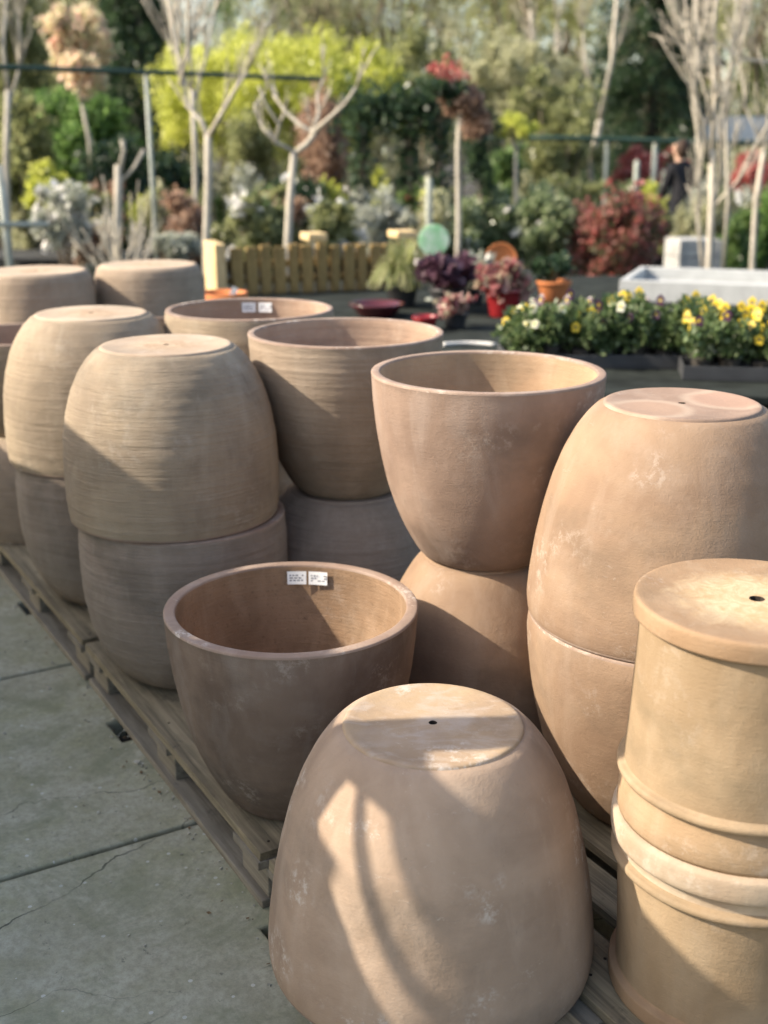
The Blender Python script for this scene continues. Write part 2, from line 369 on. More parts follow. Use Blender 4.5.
gr = MB(); rq = random.Random(9)
for k in range(420):
    near = rq.random() < .5
    s_, t_ = rq.uniform(.9, 6), (.90 - abs(rq.gauss(0, .05)) if near else rq.uniform(-.3, .9))
    c = st(s_, t_, .002); q = rq.uniform(.0012, .004) if rq.random() < .96 else rq.uniform(.006, .010)
    M = Matrix.Rotation(rq.uniform(0, 3), 3, 'Z') @ Matrix.Rotation(rq.uniform(-.4, .4), 3, 'X')
    gr.box(c, (q * 2, q * rq.uniform(1, 2), q * rq.uniform(.5, 1.1)), M, q * .25)
GRIT = simple('grit', (.36, .34, .28), .9, .5, 40)
tag(gr.build('grit', GRIT), 'scattered grit and small stones on the paving', 'grit', None, 'stuff')
lf = []
for k in range(70):
    c = st(rq.uniform(1.2, 6), .895 - abs(rq.gauss(0, .06)), .006); lf.append([c.x, c.y, c.z])
lfq = leaf_quads(np.array(lf), .016, .55, None, 0); lfq[:, :, 2] = .004 + (lfq[:, :, 2] - .004) * .2
tag(quads('fallen_leaves', lfq, simple('dead_leaf', (.16, .10, .05), .8, .4, 30)), 'dead leaf scraps along the foot of the pallets', 'leaves', None, 'stuff')
# ------------------------------------------------------------------ pallets
def make_pallet():
    e = empty('pallet', (0, 0, 0))
    L_, Wd = 1.33, .8
    rr = random.Random(5)
    ys = [-.3275, -.17, 0, .17, .3275]; ws = [.145, .10, .145, .10, .145]
    for y, wd in zip(ys, ws):
        b = MB(); b.box((0, 0, 0), (L_ - rr.uniform(0, .012), wd - .006, .022), jit=.0015)
        for x in (-.59, 0, .59):
            for q in (-.028, .03): b.box((x + rr.uniform(-.04, .04), q + rr.uniform(-.006, .006), .0116), (.006, .006, .002), Matrix.Rotation(.78, 3, 'Z'))
        bo = b.build('deck_board', W_PAL, e, loc=(0, y, .133), rot=(0, 0, rr.uniform(-.004, .004)), bevel=.002); bo.data.materials.append(NEAR_BLACK)
        for pi in range(6, len(bo.data.polygons)): bo.data.polygons[pi].material_index = 1
    for x in (-.59, 0, .59):
        b = MB(); b.box((0, 0, 0), (.145, Wd, .021)); b.build('cross_board', W_BLK, e, loc=(x, 0, .1105), bevel=.002)
        for y in (-.3275, 0, .3275):
            b = MB(); b.box((0, 0, 0), (.145 if x else .145, .1, .0775)); b.build('block', W_BLK, e, loc=(x, y, .061), bevel=.003)
    for y in (-.345, 0, .345):
        b = MB(); b.box((0, 0, 0), (L_, .1, .021)); b.build('bottom_board', W_BLK, e, loc=(0, y, .0115), bevel=.003)
    return e
pal0 = make_pallet(); first = True
TE = .885
for (c, s, t, dz, lab) in (
    (0, 2.755, TE + .4, 0, 'weathered pallet under the open pot with white stickers, its long edge facing the paving'),
    (0, 4.115, TE + .4 - .012, .01, 'weathered pallet further back beside the paving, under the ridged pots at the left'),
    (0, 1.40, TE + .4 + .01, 0, 'weathered pallet under the upturned pot at the very front'),
    (0, 5.475, TE + .4, 0, 'farthest weathered pallet of the line beside the paving'),
    (1, 2.68, TE + 1.225, 0, 'weathered pallet under the egg-shaped peach pot stack'),
    (1, 1.32, TE + 1.225, 0, 'weathered pallet under the buff cylinder pots at the right'),
    (1, 4.04, TE + 1.225, 0, 'weathered pallet behind the middle pot stacks'),
    (1, 5.40, TE + 1.225, 0, 'weathered pallet under the far upturned pots')):
    o = pal0 if first else copy_tree(pal0); first = False
    o.location = st(s, t, .0); o.rotation_euler = (0, 0, ROWROT + dz)
    tag(o, lab, 'pallet', 'weathered timber pallets in two lines')

# ------------------------------------------------------------------ pots
BOWL = [(0, .50), (.02, .54), (.06, .595), (.12, .655), (.2, .725), (.3, .795), (.42, .86), (.55, .91), (.7, .955), (.85, .985), (1, 1)]
BOWLA = [(0, .53), (.015, .56), (.06, .63), (.13, .705), (.24, .79), (.36, .855), (.5, .91), (.65, .955), (.8, .985), (.92, 1.0), (1, .985)]
BARREL = [(0, .60), (.03, .66), (.08, .735), (.15, .81), (.25, .885), (.38, .945), (.52, .985), (.68, 1.0), (.85, 1.0), (1, .98)]
WIDE = [(0, .87), (.03, .92), (.08, .955), (.2, .985), (.4, 1), (.7, 1), (1, .97)]
def interp(tab, n):
    xs = np.array([a for a, _ in tab]); ys = np.array([b for _, b in tab]); q = np.linspace(0, 1, n) ** 1.15
    y = np.interp(q, xs, ys); 
    for _ in range(2): y[1:-1] = (y[:-2] + 2 * y[1:-1] + y[2:]) / 4
    return list(zip(q, y))
def pot(name, loc, Rr, h, tab, mats, inverted, label, group=None, thick=.024, rz=0, wob=.002, tilt=(0, 0), hole=.008):
    """mats: outside, inside, rim, foot"""
    mo, mi, mr, mf = mats
    e = empty(name, loc, (0, 0, rz), label, 'plant pot', group or 'terracotta pots on the pallets')
    if inverted: e.rotation_euler = (math.pi + tilt[0], tilt[1], rz); e.location = Vector(loc) + Vector((0, 0, h))
    else: e.rotation_euler = (tilt[0], tilt[1], rz)
    seed = abs(hash((round(loc[0], 2), round(loc[1], 2)))) % 1000
    ridged = mo in (T_E, T_Elow, T_G); P = interp(tab, 120 if ridged else 60); rg = np.random.default_rng(int(loc[0] * 1000) % 997)
    if ridged:
        w_ = np.cumsum(rg.normal(size=len(P))) ; w_ -= np.convolve(w_, np.ones(9) / 9, 'same'); P = [(a, b * (1 + .0012 * float(np.clip(q, -2, 2)))) for (a, b), q in zip(P, w_)]
    wob *= 1.5; tilt = (tilt[0] + rg.uniform(-.006, .006), tilt[1] + rg.uniform(-.006, .006))
    r0 = P[0][1] * Rr
    outer = [(r * Rr, max(t * h, .0)) for t, r in P]
    rimR = outer[-1][0]
    ztop = h - .007
    outer = [(r0, .0055)] + [(r, min(z, ztop)) for r, z in outer if .0075 < z < ztop] + [(rimR, ztop)]
    b = MB(); b.lathe(outer, 128, wob, seed=seed)
    b.build('wall', mo, e, True)
    inner = [(rimR - thick, ztop)] + [(max(r * Rr - thick, .02), t * h) for t, r in reversed(P) if .06 < t < .97]
    inner += [(r0 * .9, .032), (r0 * .5, .027), (hole, .026)]
    b = MB(); b.lathe(inner, 128, wob, seed=seed); b.build('inside_wall', mi, e, True)
    # rim: rounded lip
    rp = [(rimR, ztop)]
    for k in range(1, 8):
        a = k / 8 * math.pi; rp.append((rimR - thick / 2 + math.copysign(abs(math.cos(a)) ** .4, math.cos(a)) * thick / 2, ztop + math.sin(a) ** .45 * .0065))
    rp.append((rimR - thick, ztop))
    b = MB(); b.lathe(rp, 128, wob, seed=seed); b.build('rim', mr, e, True)
    hb = MB(); hb.lathe([(.001, .0245), (hole, .0245), (hole, .0015)], 24)
    hb.build('drain_hole', NEAR_BLACK, e)
    fp = [(hole, .0012), (hole * 3, .0011), (r0 * .45, .0015), (r0 * .80, .0026), (r0 * .88, .0006), (r0 * .94, -.0004), (r0 * .975, .0), (r0 * .992, .0018), (r0, .0055)]
    b = MB(); b.lathe(fp, 128, wob, seed=seed); b.build('foot', mf, e, True)
    return e
Z0 = .144; HP = .485; Z1 = Z0 + HP; Z2 = Z1 + HP
MB_ = dict
# front upturned pot
pA = pos(433, 722, Z1); pA.z = Z0
A_ = pot('terracotta_pot', pA, .315, HP, BOWLA, (T_A, T_Cin, T_rim, T_Afoot), True,
    'upturned smooth pinkish pot standing alone at the front, streaked by two strips of sunlight', wob=.003)
# open pot with stickers
pC = pos(291.5, 604, Z1 - .0); pC.z = Z0
C_ = pot('terracotta_pot', pC, .294, HP, BOWL, (T_C, T_Cin, T_rim, T_C), False,
    'open dark brown pot with two white stickers inside its rim', thick=.027, rz=.3)
# stickers on the inner wall, at the far side
def sticker(parent, ang, wd, ht, zc, Rin, seed):
    n = 8; m = MB(); vs = []
    for k in range(n + 1):
        a = ang + (k / n - .5) * wd / Rin
        for z, r in ((zc - ht / 2, Rin - .004), (zc + ht / 2, Rin - .001)):
            vs.append(((r - .0015) * math.cos(a), (r - .0015) * math.sin(a), z))
    m.add(vs, [(2 * k, 2 * k + 1, 2 * k + 3, 2 * k + 2) for k in range(n)])
    e = m.build('sticker', STICKER, parent)
    q = MB(); r2 = random.Random(seed)
    for row in range(3):
        a = ang + wd * .38 / Rin
        while a > ang - wd * .36 / Rin:
            l = r2.uniform(.003, .009) / Rin; z = zc + ht * (.2 - row * .2)
            if r2.random() < .75:
                r = Rin - .0048
                q.add([(r * math.cos(a), r * math.sin(a), z - .0018), (r * math.cos(a - l), r * math.sin(a - l), z - .0018), (r * math.cos(a - l), r * math.sin(a - l), z + .0018), (r * math.cos(a), r * math.sin(a), z + .0018)], [(0, 1, 2, 3)])
            a -= l + .003 / Rin
    q.build('print', INK, e)
# (local angles: the pot is turned by .3)
def stick_on(e, Rr, h, thick, a1, a2, wd=.049, ht=.034):
    for i, a in enumerate((a1, a2)):
        sticker(e, a - e.rotation_euler.z, wd, ht, h - .033, Rr * .985 - thick, i + 3)
stick_on(C_, .294, HP, .027, R(91.5), R(79.5))
# peach egg-shaped stack at the right
pB = pos(682, 402.5, Z2); 
pB1 = Vector((pB.x, pB.y, Z1)); pB0 = Vector((pB.x + .004, pB.y, Z0))
pot('terracotta_pot', pB0, .318, HP, BOWLA, (T_B, T_Cin, T_rim, T_B), False, 'upright peach pot forming the bottom half of the tall egg-shaped stack at the right', wob=.002, rz=1.0)
pot('terracotta_pot', pB1, .316, HP, BOWLA, (T_B, T_Cin, T_rim, T_Bfoot), True, 'upturned peach pot with round ring marks on its foot, top half of the egg-shaped stack', wob=.002)
# open pot on upturned pot, middle
pF = pos(488, 368, Z2)
pot('terracotta_pot', (pF.x - .003, pF.y, Z0), .30, HP, BOWL, (T_B, T_Cin, T_rim, T_B), True, 'upturned pot carrying the open pot beside the egg-shaped stack', rz=2)
pot('terracotta_pot', (pF.x, pF.y, Z1 - .004), .291, HP, BOWL, (T_F, T_Fin, T_rim, T_F), False, 'open smooth rose-brown pot on an upturned pot, just left of the egg-shaped stack', thick=.022, rz=.7)
pG = pos(346, 330, Z2)
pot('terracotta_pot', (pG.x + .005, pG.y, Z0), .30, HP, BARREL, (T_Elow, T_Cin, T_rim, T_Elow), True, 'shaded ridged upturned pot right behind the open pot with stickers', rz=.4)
pot('terracotta_pot', (pG.x, pG.y, Z1 - .003), .291, HP, BOWL, (T_G, T_Gin, T_rim, T_G), False, 'open ridged rose pot, second in the row of open pots running back', thick=.02, rz=1.4)
pI = pos(249.5, 307, Z2)
pot('terracotta_pot', (pI.x, pI.y, Z0), .29, HP, BARREL, (T_E, T_Cin, T_rim, T_E), True, 'upturned ridged pot hidden under the farthest open pot', rz=.1)
I_ = pot('terracotta_pot', (pI.x, pI.y, Z1 - .003), .289, HP, BARREL, (T_E, T_Gin, T_rim, T_E), False, 'farthest open ridged pot, with two stickers inside its rim', thick=.02, rz=.9)
stick_on(I_, .289, HP, .02, R(97), R(84))
# ridged barrel stack, left front
pE = pos(166, 344, Z2)
pE0 = (pE.x + .022, pE.y, Z0)
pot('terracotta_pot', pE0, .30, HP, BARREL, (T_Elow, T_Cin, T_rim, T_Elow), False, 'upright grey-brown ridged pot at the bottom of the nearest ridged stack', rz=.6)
pot('terracotta_pot', (pE.x, pE.y, Z1), .303, HP, BARREL, (T_E, T_Cin, T_rim, T_Efoot), True, 'upturned ridged pot with a peeling foot, on top of the nearest ridged stack', wob=.003)
pH = pos(91, 312.5, Z2)
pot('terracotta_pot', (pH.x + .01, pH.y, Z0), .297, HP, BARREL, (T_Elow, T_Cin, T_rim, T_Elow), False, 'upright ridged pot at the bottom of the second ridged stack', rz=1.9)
pot('terracotta_pot', (pH.x, pH.y, Z1), .305, HP, BARREL, (T_E, T_Cin, T_rim, T_Efoot), True, 'upturned sandy ridged pot on top of the second ridged stack from the front', wob=.003, rz=2.4)
zJ = .93; pJ = pos(22, 333, zJ)
hj = (zJ - Z0) / 2
pot('terracotta_pot', (pJ.x, pJ.y, Z0), .29, hj, BARREL, (T_G, T_Cin, T_rim, T_E), True, 'upturned low pot under the pinkish open pot cut off by the left edge', rz=1)
pot('terracotta_pot', (pJ.x, pJ.y, Z0 + hj), .285, hj, BOWL, (T_G, T_Gin, T_rim, T_G), False, 'low pinkish open pot cut off by the left edge, beside the second ridged stack', thick=.018, rz=1)
pN = st(4.62, 1.62); 
pot('terracotta_pot', (pN.x, pN.y, Z0), .28, hj, BARREL, (T_G, T_Cin, T_rim, T_E), True, 'upturned low pot hidden behind the second ridged stack', rz=1.2)
pot('terracotta_pot', (pN.x, pN.y, Z0 + hj), .28, hj, BOWL, (T_G, T_Cin, T_rim, T_G), False, 'low open pot almost hidden between the second ridged stack and the farthest open pot', thick=.018, rz=1.7)
pL = pos(148.5, 264, Z2); pK = pos(35, 270, Z2)
for p_, a, b, rz in ((pL, 'upturned wide pinkish pot behind, right one of the two with straight sides', 'upright pot under the right one of the two straight-sided pots', .4),
                 (pK, 'upturned wide pinkish pot behind, left one of the two with straight sides', 'upright pot under the left one of the two straight-sided pots', 1.1)):
    pot('terracotta_pot', (p_.x, p_.y, Z0), .262, HP, BARREL, (T_G, T_Cin, T_rim, T_G), False, b, rz=rz)
    pot('terracotta_pot', (p_.x, p_.y, Z1), .252, HP, WIDE, (T_G, T_Cin, T_rim, T_Efoot), True, a, wob=.004, rz=rz)
# small flowerpot and tag glimpsed behind
# ---- buff cylinder pots at the right
def cyl_pot(loc, Rr, h, inverted, label, bandmat, lipfat, rz=0, mo=T_M):
    e = empty('cylinder_pot', loc, (0, 0, rz), label, 'plant pot', 'buff cylinder pots stacked at the right')
    if inverted: e.rotation_euler = (math.pi, 0, rz); e.location = Vector(loc) + Vector((0, 0, h))
    sd_ = int(rz * 10)
    # foot flange
    hb = MB(); hb.lathe([(.001, .025), (.013, .025), (.011, .02), (.013, .001)], 9)
    hb.build('drain_hole', NEAR_BLACK, e)
    fl = [(.013, .0012), (.03, .0012), (Rr * .6, .002), (Rr * .9, .001), (Rr * .93, .0), (Rr * .95, .001), (Rr * .958, .0025), (Rr * .9635, .006), (Rr * .966, .010), (Rr * .967, .030), (Rr * .965, .0335), (Rr * .955, .0355), (Rr * .915, .0365), (Rr * .905, .0405)]
    b = MB(); b.lathe(fl, 128, .0015, seed=sd_); b.build('foot', T_Mfoot, e, True)
    zb = h - .085
    bd = [(Rr * .905, .0405), (Rr * .905, .045), (Rr * .918, h * .3), (Rr * .935, h * .5), (Rr * .955, zb - .018), (Rr * .957, zb - .012)]
    bb = interp([(0, .905), (.3, .915), (.6, .93), (1, .955)], 20)
    bd = [(Rr * r, .0405 + t * (zb - .012 - .0405)) for t, r in bb]
    b = MB(); b.lathe(bd, 128, .0015, seed=sd_); b.build('wall', mo, e, True)
    be = [(Rr * .955, zb - .012), (Rr * .965, zb - .009)] + [(Rr * .965 + .010 * math.sin(a) ** .8, zb - .009 * math.cos(a)) for a in [math.pi * k / 8 for k in range(1, 8)]] + [(Rr * .965, zb + .009), (Rr * .955, zb + .012)]
    b = MB(); b.lathe(be, 128, .0015, seed=sd_); b.build('bead', mo, e, True)
    if lipfat:
        lp = [(Rr * .955, zb + .012), (Rr * .957, zb + .028), (Rr * .975, zb + .033)] + [(Rr * .985 + .009 * math.sin(a) ** .45, zb + .058 - .024 * math.cos(a)) for a in [math.pi * k / 9 for k in range(1, 9)]] + [(Rr * .97, h), (Rr * .9, h - .001), (Rr * .89, h - .01)]
    else:
        lp = [(Rr * .955, zb + .012), (Rr * .957, zb + .026), (Rr * .968, zb + .03), (Rr * .972, zb + .045), (Rr * .985, zb + .05), (Rr * .99, h - .008), (Rr * .98, h), (Rr * .9, h), (Rr * .89, h - .01)]
    b = MB(); b.lathe(lp, 128, .0015, seed=sd_); b.build('rim', bandmat, e, True)
    iw = [(Rr * .89, h - .01), (Rr * .87, h * .6), (Rr * .84, .05), (Rr * .5, .032), (.012, .03)]
    b = MB(); b.lathe(iw, 96, .0015, seed=sd_); b.build('inside_wall', mo, e, True)
    return e
pM = pos(757, 598, .915); hM = (.915 - Z0) / 2 - .022; hU = (.915 - Z0) - hM
cyl_pot((pM.x + .002, pM.y, Z0), .214, hM, False, 'upright buff cylinder pot with a thick cream lip, under the other at right', T_Mlip, True, .5)
cyl_pot((pM.x, pM.y, Z0 + hM), .211, hU, True, 'upturned buff cylinder pot with a peeling cream foot, topmost at the right edge', T_Mband, False, 1.5)

# ------------------------------------------------------------------ unseen boards added out of view, shaped to cast the shadows and sun stripes
WHITEW = woodmat('pale_bounce_wood', (.55, .53, .48), (.68, .66, .6))  # pale so the added boards bounce sky light
def sboard(e, poly, name='board', th=.018, x=0.0, m=None):
    n = len(poly); vs = [(x - th / 2, y - e.location.y, z) for y, z in poly] + [(x + th / 2, y - e.location.y, z) for y, z in poly]
    b = MB(); b.add(vs, [tuple(range(n)), tuple(range(2 * n - 1, n - 1, -1))] + [(k, n + k, n + (k + 1) % n, (k + 1) % n) for k in range(n)]); return b.build(name, m or WHITEW, e)
e = empty('stripe_caster', (-1.7, 1.67, 0), (0, 0, 0), 'narrow pale board with a slanted slot on a tall post, added out of view to cast the sun stripes', 'shadow caster')
sboard(e, [(1.47, 1.05), (1.721, 1.05), (1.721, 1.612), (1.698, 1.612), (1.65, 1.565), (1.59, 1.505), (1.55, 1.445), (1.52, 1.40), (1.47, 1.40)])
sboard(e, [(1.47, 1.402), (1.505, 1.402), (1.52, 1.45), (1.505, 1.56), (1.525, 1.61), (1.545, 1.65), (1.585, 1.71), (1.622, 1.765), (1.66, 1.755), (1.698, 1.742), (1.698, 1.614), (1.721, 1.614), (1.721, 1.87), (1.47, 1.87)])
sboard(e, [(1.495, 1.47), (1.52, 1.47), (1.575, 1.562), (1.623, 1.642), (1.678, 1.737), (1.69, 1.77), (1.672, 1.77), (1.657, 1.735), (1.603, 1.65), (1.556, 1.57)], 'stripe_divider', .012, .016)  # added strip splits the sunlight into two stripes
sboard(e, [(1.722, .004), (1.842, .004), (1.842, 2.35), (1.722, 2.35)], 'post', .09)  # added post shades a band across the front pot's foot
XF = -2.6; DX = -1.7 - XF; DZ = DX * math.tan(SUN_EL) / math.cos(R(4)); DY = DX * math.tan(R(4))
e = empty('shadow_screen', (XF, 2.5, 0), (0, 0, 0), 'screen of upright pale boards, added out of view to shade the paving and pots', 'screen')
BT = [(.55 + .12 * k, .67 + .12 * k, 1.87, 1.87) for k in range(9)]  # added boards, heights shaped to place the shadow edge
for (ya, yb, za, zb) in BT + [(1.63, 1.84, 1.60, 1.60), (1.84, 1.98, 1.74, 1.74), (1.98, 2.11, 1.745, 1.745), (2.11, 2.24, 1.745, 1.74), (2.24, 2.38, 1.53, 1.52), (2.38, 2.52, 1.52, 1.52), (2.52, 2.66, 1.53, 1.55), (2.66, 2.80, 1.56, 1.56), (2.80, 2.96, 1.56, 1.53), (2.96, 3.12, 1.53, 1.48), (3.12, 3.30, 1.48, 1.32), (3.30, 3.48, 1.32, 1.12), (3.48, 3.66, 1.12, 1.0), (3.66, 3.9, 1.0, .86), (3.9, 4.15, .86, .74), (4.15, 4.4, .74, .66), (4.4, 4.7, .66, .6)]:
    if 1.46 < ya < 1.55: za = zb = 1.38
    sboard(e, [(ya + .0005 - DY, .3), (yb - .0005 - DY, .3), (yb - .0005 - DY, zb + DZ), (ya + .0005 - DY, za + DZ)])
for y in (.6, 2.0, 3.3, 4.5):
    b = MB(); b.box((-.06, y - 2.5, .75), (.08, .08, 1.49)); b.build('post', W_BLK, e)

# ------------------------------------------------------------------ vegetation
G_DARK = leafmat('leaf_dark_evergreen', [(.018, .038, .02), (.04, .075, .035), (.08, .125, .06)], .2)
G_MID = leafmat('leaf_mid_green', [(.05, .10, .03), (.13, .21, .06), (.25, .35, .13)], .4)
G_BRIGHT = leafmat('leaf_fresh_green', [(.06, .12, .03), (.13, .24, .06), (.27, .40, .13)], .4)
G_OLIVE = leafmat('leaf_olive', [(.13, .15, .06), (.26, .28, .12), (.42, .43, .22)], .4)
G_PALE = leafmat('leaf_pale_buds', [(.24, .25, .14), (.42, .42, .25), (.60, .58, .40)], .4)
G_LIME = leafmat('leaf_lime_yellow', [(.30, .34, .05), (.54, .57, .10), (.76, .77, .26)], .45)
G_BEECH = leafmat('leaf_copper_brown', [(.2, .12, .08), (.36, .23, .16), (.5, .36, .27)], .35)
G_PIERIS = leafmat('leaf_cream_pink', [(.50, .50, .26), (.80, .72, .52), (.84, .56, .46)], .45)
G_RED = leafmat('leaf_red_green', [(.06, .09, .04), (.15, .13, .07), (.36, .10, .09), (.60, .30, .27)], .35)
G_REDTOP = leafmat('leaf_bright_red', [(.3, .07, .06), (.52, .15, .13), (.66, .32, .27)], .35)
G_PURPLE = leafmat('leaf_purple', [(.03, .012, .022), (.08, .035, .055), (.17, .09, .12)], .2)
G_ROSE = leafmat('leaf_dusky_rose', [(.14, .03, .04), (.36, .13, .13), (.52, .32, .26), (.42, .44, .28)], .25)
G_GRASS = leafmat('leaf_striped_grass', [(.12, .17, .05), (.32, .34, .14), (.55, .52, .3)], .35)
G_SILVER = leafmat('leaf_silver', [(.2, .22, .16), (.40, .42, .34), (.62, .62, .56)], .3)
PETAL_W = leafmat('petal_white', [(.62, .6, .55), (.8, .78, .74), (.86, .85, .82)], .3)
PETAL_Y = leafmat('petal_yellow', [(.75, .48, .01), (.85, .6, .02), (.85, .66, .06)], .25)
PETAL_C = leafmat('petal_cream', [(.78, .74, .4), (.84, .82, .6), (.86, .84, .72)], .25)
PETAL_V = leafmat('petal_violet', [(.02, .008, .02), (.05, .015, .04), (.09, .02, .06)], .15)
BARK_PALE = simple('bark_pale', (.42, .38, .31), .85, .3, 14, stretch=(1, 1, .35))
BARK_BROWN = simple('bark_brown', (.20, .155, .11), .9, .35, 16, stretch=(1, 1, .3))
BARK_DARK = simple('bark_dark', (.075, .062, .048), .9, .35, 14)
IVY = G_DARK
PLASTIC = simple('black_plastic', (.03, .03, .032), .5, .2, 6)
GALV = simple('galvanised_steel', (.34, .36, .31), .6, .2, 10, metal=0)
RAILG = simple('green_painted_rail', (.03, .06, .045), .5, .2, 8)

def nodeleaves(parent, P, size, m, name='foliage', asp=.55, up=.3, dirs=None):
    return quads(name, leaf_quads(P, size, asp, dirs, up), m, parent)
def branch_tree(mbx, p, d, L_, r, depth, spread=.5, upb=.25, n=3, tips=None, segs=4, rr=None):
    rr = rr or random
    path = [p.copy()]; rads = [r]; q = p.copy(); dd = d.normalized()
    for i in range(segs):
        dd = (dd + Vector((rr.uniform(-.14, .14), rr.uniform(-.14, .14), rr.uniform(-.05, .1)))).normalized()
        q = q + dd * (L_ / segs); path.append(q.copy()); rads.append(r * (1 - .38 * (i + 1) / segs))
    mbx.tube(path, rads, 6 if depth > 1 else 4)
    if tips is not None and depth <= 1: tips += path[1:]
    if depth <= 0: return
    for k in range(n):
        f = rr.uniform(.45, 1.0); idx = min(len(path) - 1, max(1, int(f * segs)))
        nd = (dd + Vector((rr.uniform(-1, 1), rr.uniform(-1, 1), rr.uniform(-.2, .5))) * spread + Vector((0, 0, upb))).normalized()
        branch_tree(mbx, path[idx], nd, L_ * rr.uniform(.55, .8), rads[idx] * .68, depth - 1, spread, upb, n, tips, segs, rr)
def shrub(name, label, cat, px, Y, ytop, ybot, wpx, m, leaf, nleaf, nclump=22, group=None, depthy=None, csize=.38, flowers=None, stem=True, potted=False, asp=.55, bark=BARK_BROWN, shell=.4, up=.3):
    zt = zy(ytop, Y); zb = max(zy(ybot, Y), .02); x = gx(px, Y, (zt + zb) / 2); rx = wpx / 2 / F * (Y * cp + .4)
    e = empty(name, (x, Y, 0), (0, 0, 0), label, cat, group)
    c = (0, 0, (zt + zb) / 2); rad = (rx, depthy or rx * .9, (zt - zb) / 2)
    P, _ = clump_points(c, (rad[0] * 1.12, rad[1] * 1.1, rad[2] * 1.08), int(nclump * 1.4), int(nleaf * 1.15), csize * .82, shell * .6)
    nodeleaves(e, P, leaf, m, 'foliage', asp, up)
    if stem:
        b = MB(); base = .25 if potted else -.03
        for k in range(5):
            a = k * 1.26; tx, ty = rad[0] * .5 * math.cos(a), rad[1] * .5 * math.sin(a)
            b.tube([(tx * .1, ty * .1, base), (tx * .4, ty * .4, max(zb, base + .05)), (tx, ty, c[2] + rad[2] * .3)], [.018, .014, .006], 5)
        b.build('stems', bark, e, True)
    if potted:
        b = MB(); b.lathe([(.10, .013), (.14, .25), (.15, .26), (.15, .28), (.135, .28), (.13, .25), (.01, .25)], 20); b.build('plastic_pot', PLASTIC, e, True)
    if flowers:
        fm, n_, fs = flowers
        P2, _ = clump_points(c, (rad[0] * 1.05, rad[1] * 1.05, rad[2] * 1.05), nclump, n_, csize, .9)
        P2 = P2[P2[:, 1] < .1]
        fl = np.concatenate([leaf_quads(P2, fs, .9) for _ in range(4)])
        quads('blossom', fl, fm, e)
    return e

# far woodland behind everything -- one mass nobody could count
G_BUD = leafmat('leaf_yellow_buds', [(.25, .27, .10), (.44, .45, .18), (.62, .62, .32)], .4); WL = {}
wd = MB(); tips = []; rw = random.Random(21)
for k in range(84):
    x = rw.uniform(-19, 22); y = rw.uniform(27, 40)
    wd_h = rw.uniform(5, 9)
    branch_tree(wd, Vector((x, y, -.05)), Vector((rw.uniform(-.08, .08), 0, 1)), wd_h * .55, rw.uniform(.06, .13), 3, .55, .35, 3, tips, 4, rw)
trunks = wd.build('woodland', BARK_BROWN, None, True)
tag(trunks, 'bare and budding woodland filling the background above the nursery', 'woodland', None, 'stuff')
T = np.array([list(t) for t in tips]); idx = rng.integers(0, len(T), 150000)
PT = T[idx] + rng.normal(size=(len(idx), 3)) * .3
selx = PT[:, 0]
quads('leaves', leaf_quads(PT[::2], .085, .6), G_OLIVE, trunks); quads('leaves', leaf_quads(PT[1::2], .075, .6), G_PALE, trunks)
for k in range(150):
    x = rw.uniform(-17, 19); y = rw.uniform(23.5, 34); z = rw.uniform(1.0, 6.3); m_ = (G_PALE, G_OLIVE, G_BUD, G_PALE, G_MID, G_BUD)[k % 6]
    if x > 3.5 and x < 9 and y < 24.5: y += 3
    pp, _ = clump_points((x, y, z), (rw.uniform(.9, 1.7), .9, rw.uniform(1.1, 2.2)), 26, 1900, .26, .2)
    WL.setdefault(m_.name, (m_, []))[1].append(pp)
for m_, pl in WL.values(): quads('leaves', leaf_quads(np.concatenate(pl), .085, .6), m_, trunks)
# under-storey evergreen belt that closes the view at eye height
P = []
for k in range(120):
    x = rw.uniform(-19, 22); y = rw.uniform(25, 30); hh = rw.uniform(.9, 2.6)
    pp, _ = clump_points((x, y, hh * .5), (rw.uniform(.7, 1.4), .8, hh * .6), 7, 520, .5, .3); P.append(pp)
P = np.concatenate(P)
tag(quads('undergrowth', leaf_quads(P, .13, .6), G_PALE, None), 'dense mixed green undergrowth at the foot of the woodland', 'undergrowth', None, 'stuff')

def conifer(label, px, Y, ytop, wpx, m, n=26000, zt=None):
    zt = zt or zy(ytop, Y); x = gx(px, Y, zt / 2); rx = wpx / 2 / F * (Y * cp)
    e = empty('conifer_tree', (x, Y, 0), (0, 0, 0), label, 'conifer', 'dark conifers behind the nursery')
    b = MB(); b.tube([(0, 0, -.1), (0.03, 0, zt * .5), (0, 0, zt * .97)], [.14, .09, .02], 8); b.build('trunk', BARK_DARK, e, True)
    P = []; D = []
    nb = 230
    for k in range(nb):
        z = .25 + (zt - .3) * rng.random() ** .85; rr = rx * (1 - (z / zt) ** 1.6 * .75) * rng.uniform(.75, 1.12); a = rng.uniform(0, 6.283)
        m_ = n // nb; t = rng.random(m_) ** .6
        dr = np.array([math.cos(a), math.sin(a), 0])
        pts = dr * (rr * t)[:, None] + np.array([0, 0, z]) + np.array([0, 0, -.25 * rr]) * (t ** 2)[:, None] + rng.normal(size=(m_, 3)) * (.05 + .09 * rx * (1 - t))[:, None]
        P.append(pts); D.append(np.tile(dr + np.array([0, 0, -.3]), (m_, 1)) + rng.normal(size=(m_, 3)) * .5)
    P = np.concatenate(P); D = np.concatenate(D); D /= np.linalg.norm(D, axis=1)[:, None]
    quads('foliage', leaf_quads(P, .12, .35, D, 0), m, e)
    return e
conifer('huge blackish-green conifer behind the bare tree at the right', 655, 22, 0, 150, G_DARK, 34000, 6.2)
conifer('dull dark conifer behind the cream and pink crowned tree', 140, 21, 0, 120, G_DARK, 22000, 5.4)
